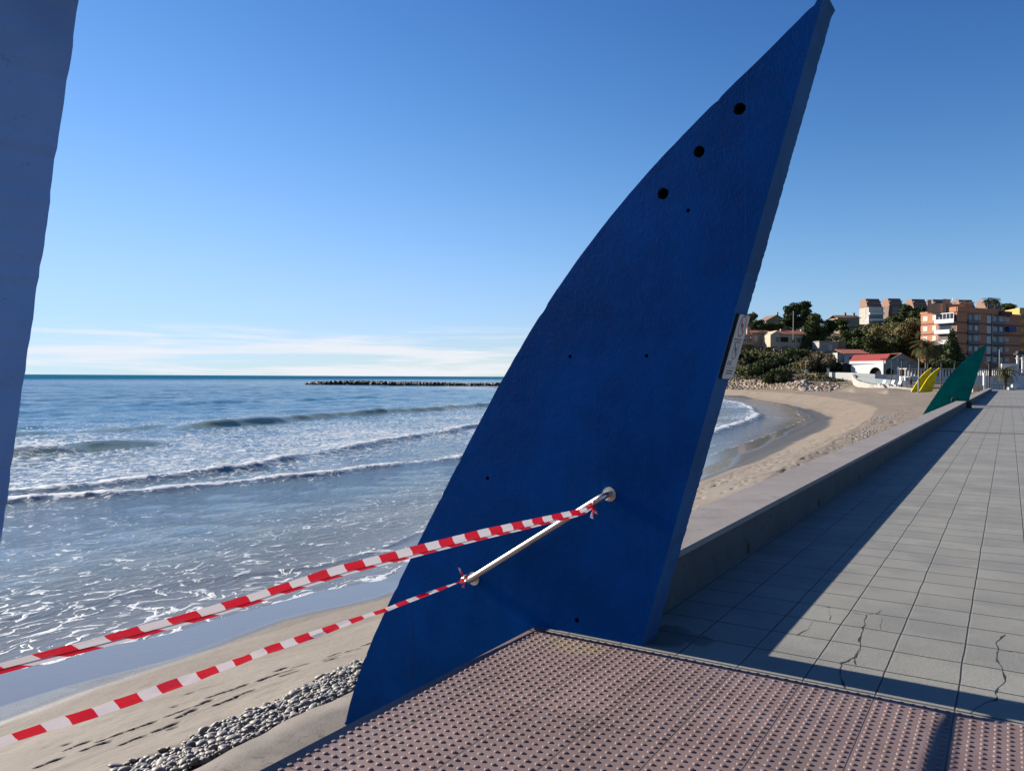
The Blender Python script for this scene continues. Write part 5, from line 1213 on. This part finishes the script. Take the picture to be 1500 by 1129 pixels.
MB().tube([(0, 0, -.3), (0, 0, h)], .07, 8).build('shaft', M_stone, t); MB().tube([(0, 0, -.3), (0, 0, h*.45)], .13, 8).build('sleeve', M_bluegrey, t)
p = atD(1463.7, 545, 170); t = empty('street_pole', (p.x, p.y, p.z), 0, 'thin grey pole in front of the orange block', 'pole'); MB().tube([(0, 0, -2), (0, 0, 4.6)], .09, 6).build('shaft', M_stone, t); MB().tube([(0, 0, 4.6), (0, 0, 4.75)], .16, 6).build('cap', M_stone, t)
p = atD(1162, 484, 255); t = empty('utility_pole', (p.x, p.y, p.z), 0, 'pale utility pole in front of the highest pine', 'pole'); MB().tube([(0, 0, -3), (0, 0, 6.3)], .11, 6).build('shaft', M_stone, t); MB().box(-.5, .5, -.05, .05, 5.7, 5.82).build('crossarm', M_stone, t)
# long white pavilion behind the sails
p0 = atD(1328, 556, 176); t = empty('pavilion', (p0.x, p0.y, p0.z), CAMR, 'long low white pavilion with a row of columns behind the yellow sails', 'pavilion')
Lp = (1412-1328)/F*176
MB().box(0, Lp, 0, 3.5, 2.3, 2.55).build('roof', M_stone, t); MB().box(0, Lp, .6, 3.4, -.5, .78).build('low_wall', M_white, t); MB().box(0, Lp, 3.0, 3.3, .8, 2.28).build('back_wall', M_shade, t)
for k in range(19): x = .2+k*(Lp-.4)/18; MB().box(x-.16, x+.16, .7, .95, .79, 2.28).build('column', M_whitep, t)
t = empty('parasol_table', wp(1335, 561, 160), 0, 'white round table beside the pavilion', 'table'); MB().tube([(0, 0, 1.2), (0, 0, 1.32)], 1.0, 14).build('tabletop', M_whitep, t); MB().tube([(0, 0, -.5), (0, 0, 1.2)], .08, 6).build('leg', M_iron, t)
# standing person in dark blue
def person(loc, rz, label):
    bm = bmesh.new(); sk = [((0, 0, .92), .15), ((0, 0, 1.12), .15), ((0, 0, 1.36), .17), ((0, 0, 1.50), .06), ((0, .01, 1.60), .09), ((0, .01, 1.72), .085),
      ((.10, 0, .86), .10), ((.11, .02, .48), .065), ((.11, 0, .09), .045), ((.11, .14, .03), .04), ((-.10, 0, .86), .10), ((-.11, .05, .48), .065), ((-.11, 0, .09), .045), ((-.11, .14, .03), .04),
      ((.21, 0, 1.42), .06), ((.25, .02, 1.15), .048), ((.24, .1, .90), .035), ((.24, .13, .80), .03), ((-.21, 0, 1.42), .06), ((-.25, .02, 1.15), .048), ((-.24, .1, .90), .035), ((-.24, .13, .80), .03)]
    ed = [(0, 1), (1, 2), (2, 3), (3, 4), (4, 5), (0, 6), (6, 7), (7, 8), (8, 9), (0, 10), (10, 11), (11, 12), (12, 13), (2, 14), (14, 15), (15, 16), (16, 17), (2, 18), (18, 19), (19, 20), (20, 21)]
    m = bpy.data.meshes.new('person'); m.from_pydata([s[0] for s in sk], ed, []); m.update(); o = bpy.data.objects.new('person', m); col.objects.link(o)
    md = o.modifiers.new('s', 'SKIN'); 
    for i, s in enumerate(sk): m.skin_vertices[0].data[i].radius = (s[1], s[1]*.8)
    m.skin_vertices[0].data[0].use_root = True; o.modifiers.new('u', 'SUBSURF').levels = 1
    dg = bpy.context.evaluated_depsgraph_get(); me = bpy.data.meshes.new_from_object(o.evaluated_get(dg)); bpy.data.objects.remove(o)
    me.materials.clear(); skin = simple('skin', (.45, .28, .2), .6, .05); cloth = simple('navy_cloth', (.03, .035, .10), .9, .1)
    me.materials.append(cloth); me.materials.append(skin)
    for p_ in me.polygons:
        z = p_.center.z; p_.material_index = 1 if (z > 1.5 or (abs(p_.center.x) > .2 and z < .88 and z > .6)) else 0; p_.use_smooth = True
    o = link('person', me, None, None, loc, rz); tag(o, label, 'person')
    h_ = MB(); B, Fb = blob(8, 6); h_.add([(b[0]*.10, b[1]*.10-.02, b[2]*.09+1.72) for b in B], [tuple(f) for f in Fb]); h_.build('hair', M_bark, o, True)
pw = wp(1334.5, 567.5, 154); person((pw[0], pw[1], zt), CAMR, 'person in dark blue standing at the left foot of the yellow sails')
# things past the end of the promenade
t = empty('balustrade_wall', wp(1424, 566, 138), CAMR, 'pale wall with a white balustrade behind the small palm', 'wall')
MB().box(0, 14, 0, .3, -1, 1.9).build('wall_body', M_whitep, t)
MB().box(0, 14, -.02, .32, 2.9, 3.02).build('top_rail', M_whitep, t)
for k in range(40): MB().box(k*.35+.05, k*.35+.17, .08, .2, 1.905, 2.895).build('baluster', M_whitep, t)
MB().box(5.6, 8.6, .8, 1.1, 2.0, 4.0).build('panel', M_whitep, t)
o = MB().box(4.2, 16, 0, 12, -3, 0).build('end_plaza', M_ledge); c_ = wp(1424, 573.0, 128); o.location = (c_[0], c_[1], -.03); o.rotation_euler = (0, 0, CAMR); tag(o, kind='structure')
for i, (px, py, w, l) in enumerate(((1484, 572, 1.3, 'white bench seat block nearer the end of the promenade'), (1489, 568.5, 1.2, 'white bench block behind the nearer one, right of the small palm'))):
    t = empty('bench', wp(px, py, 124+i*6), CAMR, l, 'bench', 'white benches at the promenade end'); MB().box(-w/2, w/2, 0, .5, .12, .50+.12*i).build('seat', M_whitep, t); MB().box(-w/2+.15, w/2-.15, .05, .4, -.1, .118).build('base', M_stone, t)
t = empty('railing', wp(1452, 574, 122), CAMR, 'dark metal railing in front of the small palm', 'railing')
for k in range(9): MB().tube([(k*.42, 0, -.1), (k*.42, 0, 1.05)], .03, 6).build('post', M_iron, t)
MB().box(-.05, 3.42, -.025, .025, 1.055, 1.11).build('top_rail', M_iron, t); MB().box(0, 3.36, -.015, .015, .5, .54).build('middle_rail', M_iron, t)
for i, (px, l) in enumerate(((1429, 'low tan bench wall block right of the green sail foot'), (1437, 'second low tan block right of the green sail foot'))):
    t = empty('planter', wp(px, 572, 125), CAMR, l, 'planter', 'low tan blocks'); MB().box(-.4, .4, 0, .6, -.2, .75).build('box', M_cream, t); MB().box(-.43, .43, -.03, .63, .752, .8).build('rim', M_stone, t)
t = empty('white_post', wp(1441.7, 570, 128), CAMR, 'thick white post beside the pale wall', 'post'); MB().box(-.16, .16, -.16, .16, -.2, 2.5).build('shaft', M_whitep, t); MB().box(-.2, .2, -.2, .2, 2.505, 2.6).build('cap', M_whitep, t)
# pair of pale columns with a dark cap
t = empty('column_monument', wp(1494, 560, 140), CAMR, 'pair of white columns under a dark cap at the right edge', 'monument')
for x in (-.45, .45, 1.3):
    prof = [(.30, 1.6), (.30, 1.75), (.2, 1.85), (.19, 4.0), (.2, 4.05), (.3, 4.15), (.3, 4.3), (.12, 4.35), (.2, 4.6), (.1, 4.85)]
    MB().tube([(x, 0, z) for r, z in prof], [r for r, z in prof], 12).build('column', M_whitep, t)
MB().box(-.9, 2.2, -.5, .5, -1, 1.6).build('base', M_bark, t); MB().box(-.9, 2.2, -.5, .5, 4.86, 5.1).build('cap', M_black, t); MB().box(-.6, 1.9, -.35, .35, 5.11, 5.5).build('cap_top', M_black, t)
t = empty('information_board', wp(1181, 549, 196), CAMR, 'small white board on the path below the hillside', 'sign'); MB().box(-.32, .32, 0, .05, 0.2, 1.35).build('panel', M_whitep, t); MB().tube([(0, .08, -.6), (0, .08, 1.2)], .05, 6).build('post', M_stone, t)
wall_run('stone_wall', [wp(1160, 551.5, 197), wp(1178, 551, 195), wp(1196, 551, 192)], 0, .65, .4, simple('rubble_wall', (.30, .2, .14), .9, .3, 2, .5, 5), 'low brown rubble wall behind the white board')
# parked car by the cream house
def car(loc, rz, label):
    t = empty('parked_car', loc, rz, label, 'car'); paint = simple('car_paint', (.03, .035, .045), .25, .05, 2, 0)
    out_ = [(-2.1, .35), (-2.15, .75), (-1.9, .95), (-1.3, 1.0), (-.8, 1.42), (.7, 1.45), (1.35, 1.02), (2.0, .9), (2.15, .7), (2.12, .35)]
    MB().xz_prism(out_, -.85, .85).build('body', paint, t); MB().xz_prism([(-1.15, 1.03), (-.75, 1.36), (.65, 1.39), (1.15, 1.05)], -.87, .87).build('side_glass', M_glass, t)
    for x in (-1.35, 1.35):
        for y in (-.8, .8): MB().tube([(x, y-.1, .33), (x, y+.1, .33)], .33, 14).build('wheel', M_black, t)
car(wp(1150, 512.5, 256), CAMR+R(6), 'dark parked car in front of the cream house')
# low white sun-bleached post and net post on the sand
for i, (px, py, l) in enumerate(((1302, 578, 'thin white post standing in the sand below the terrace'),)):
    t = empty('sand_post', wp(px, py, 152), 0, l, 'post'); MB().tube([(0, 0, -.5), (0, 0, 1.1)], .06, 6).build('shaft', M_whitep, t); MB().tube([(0, 0, 1.1), (0, 0, 1.16)], .09, 6).build('cap', M_whitep, t)
o = MB().box(-.17, .17, -.17, .17, 0, .42).build('bollard_body', M_black); o.name = 'bollard'; o.location = (-2.02, 54.15, 0); tag(o, 'dark bollard at the foot of the green sail', 'bollard')
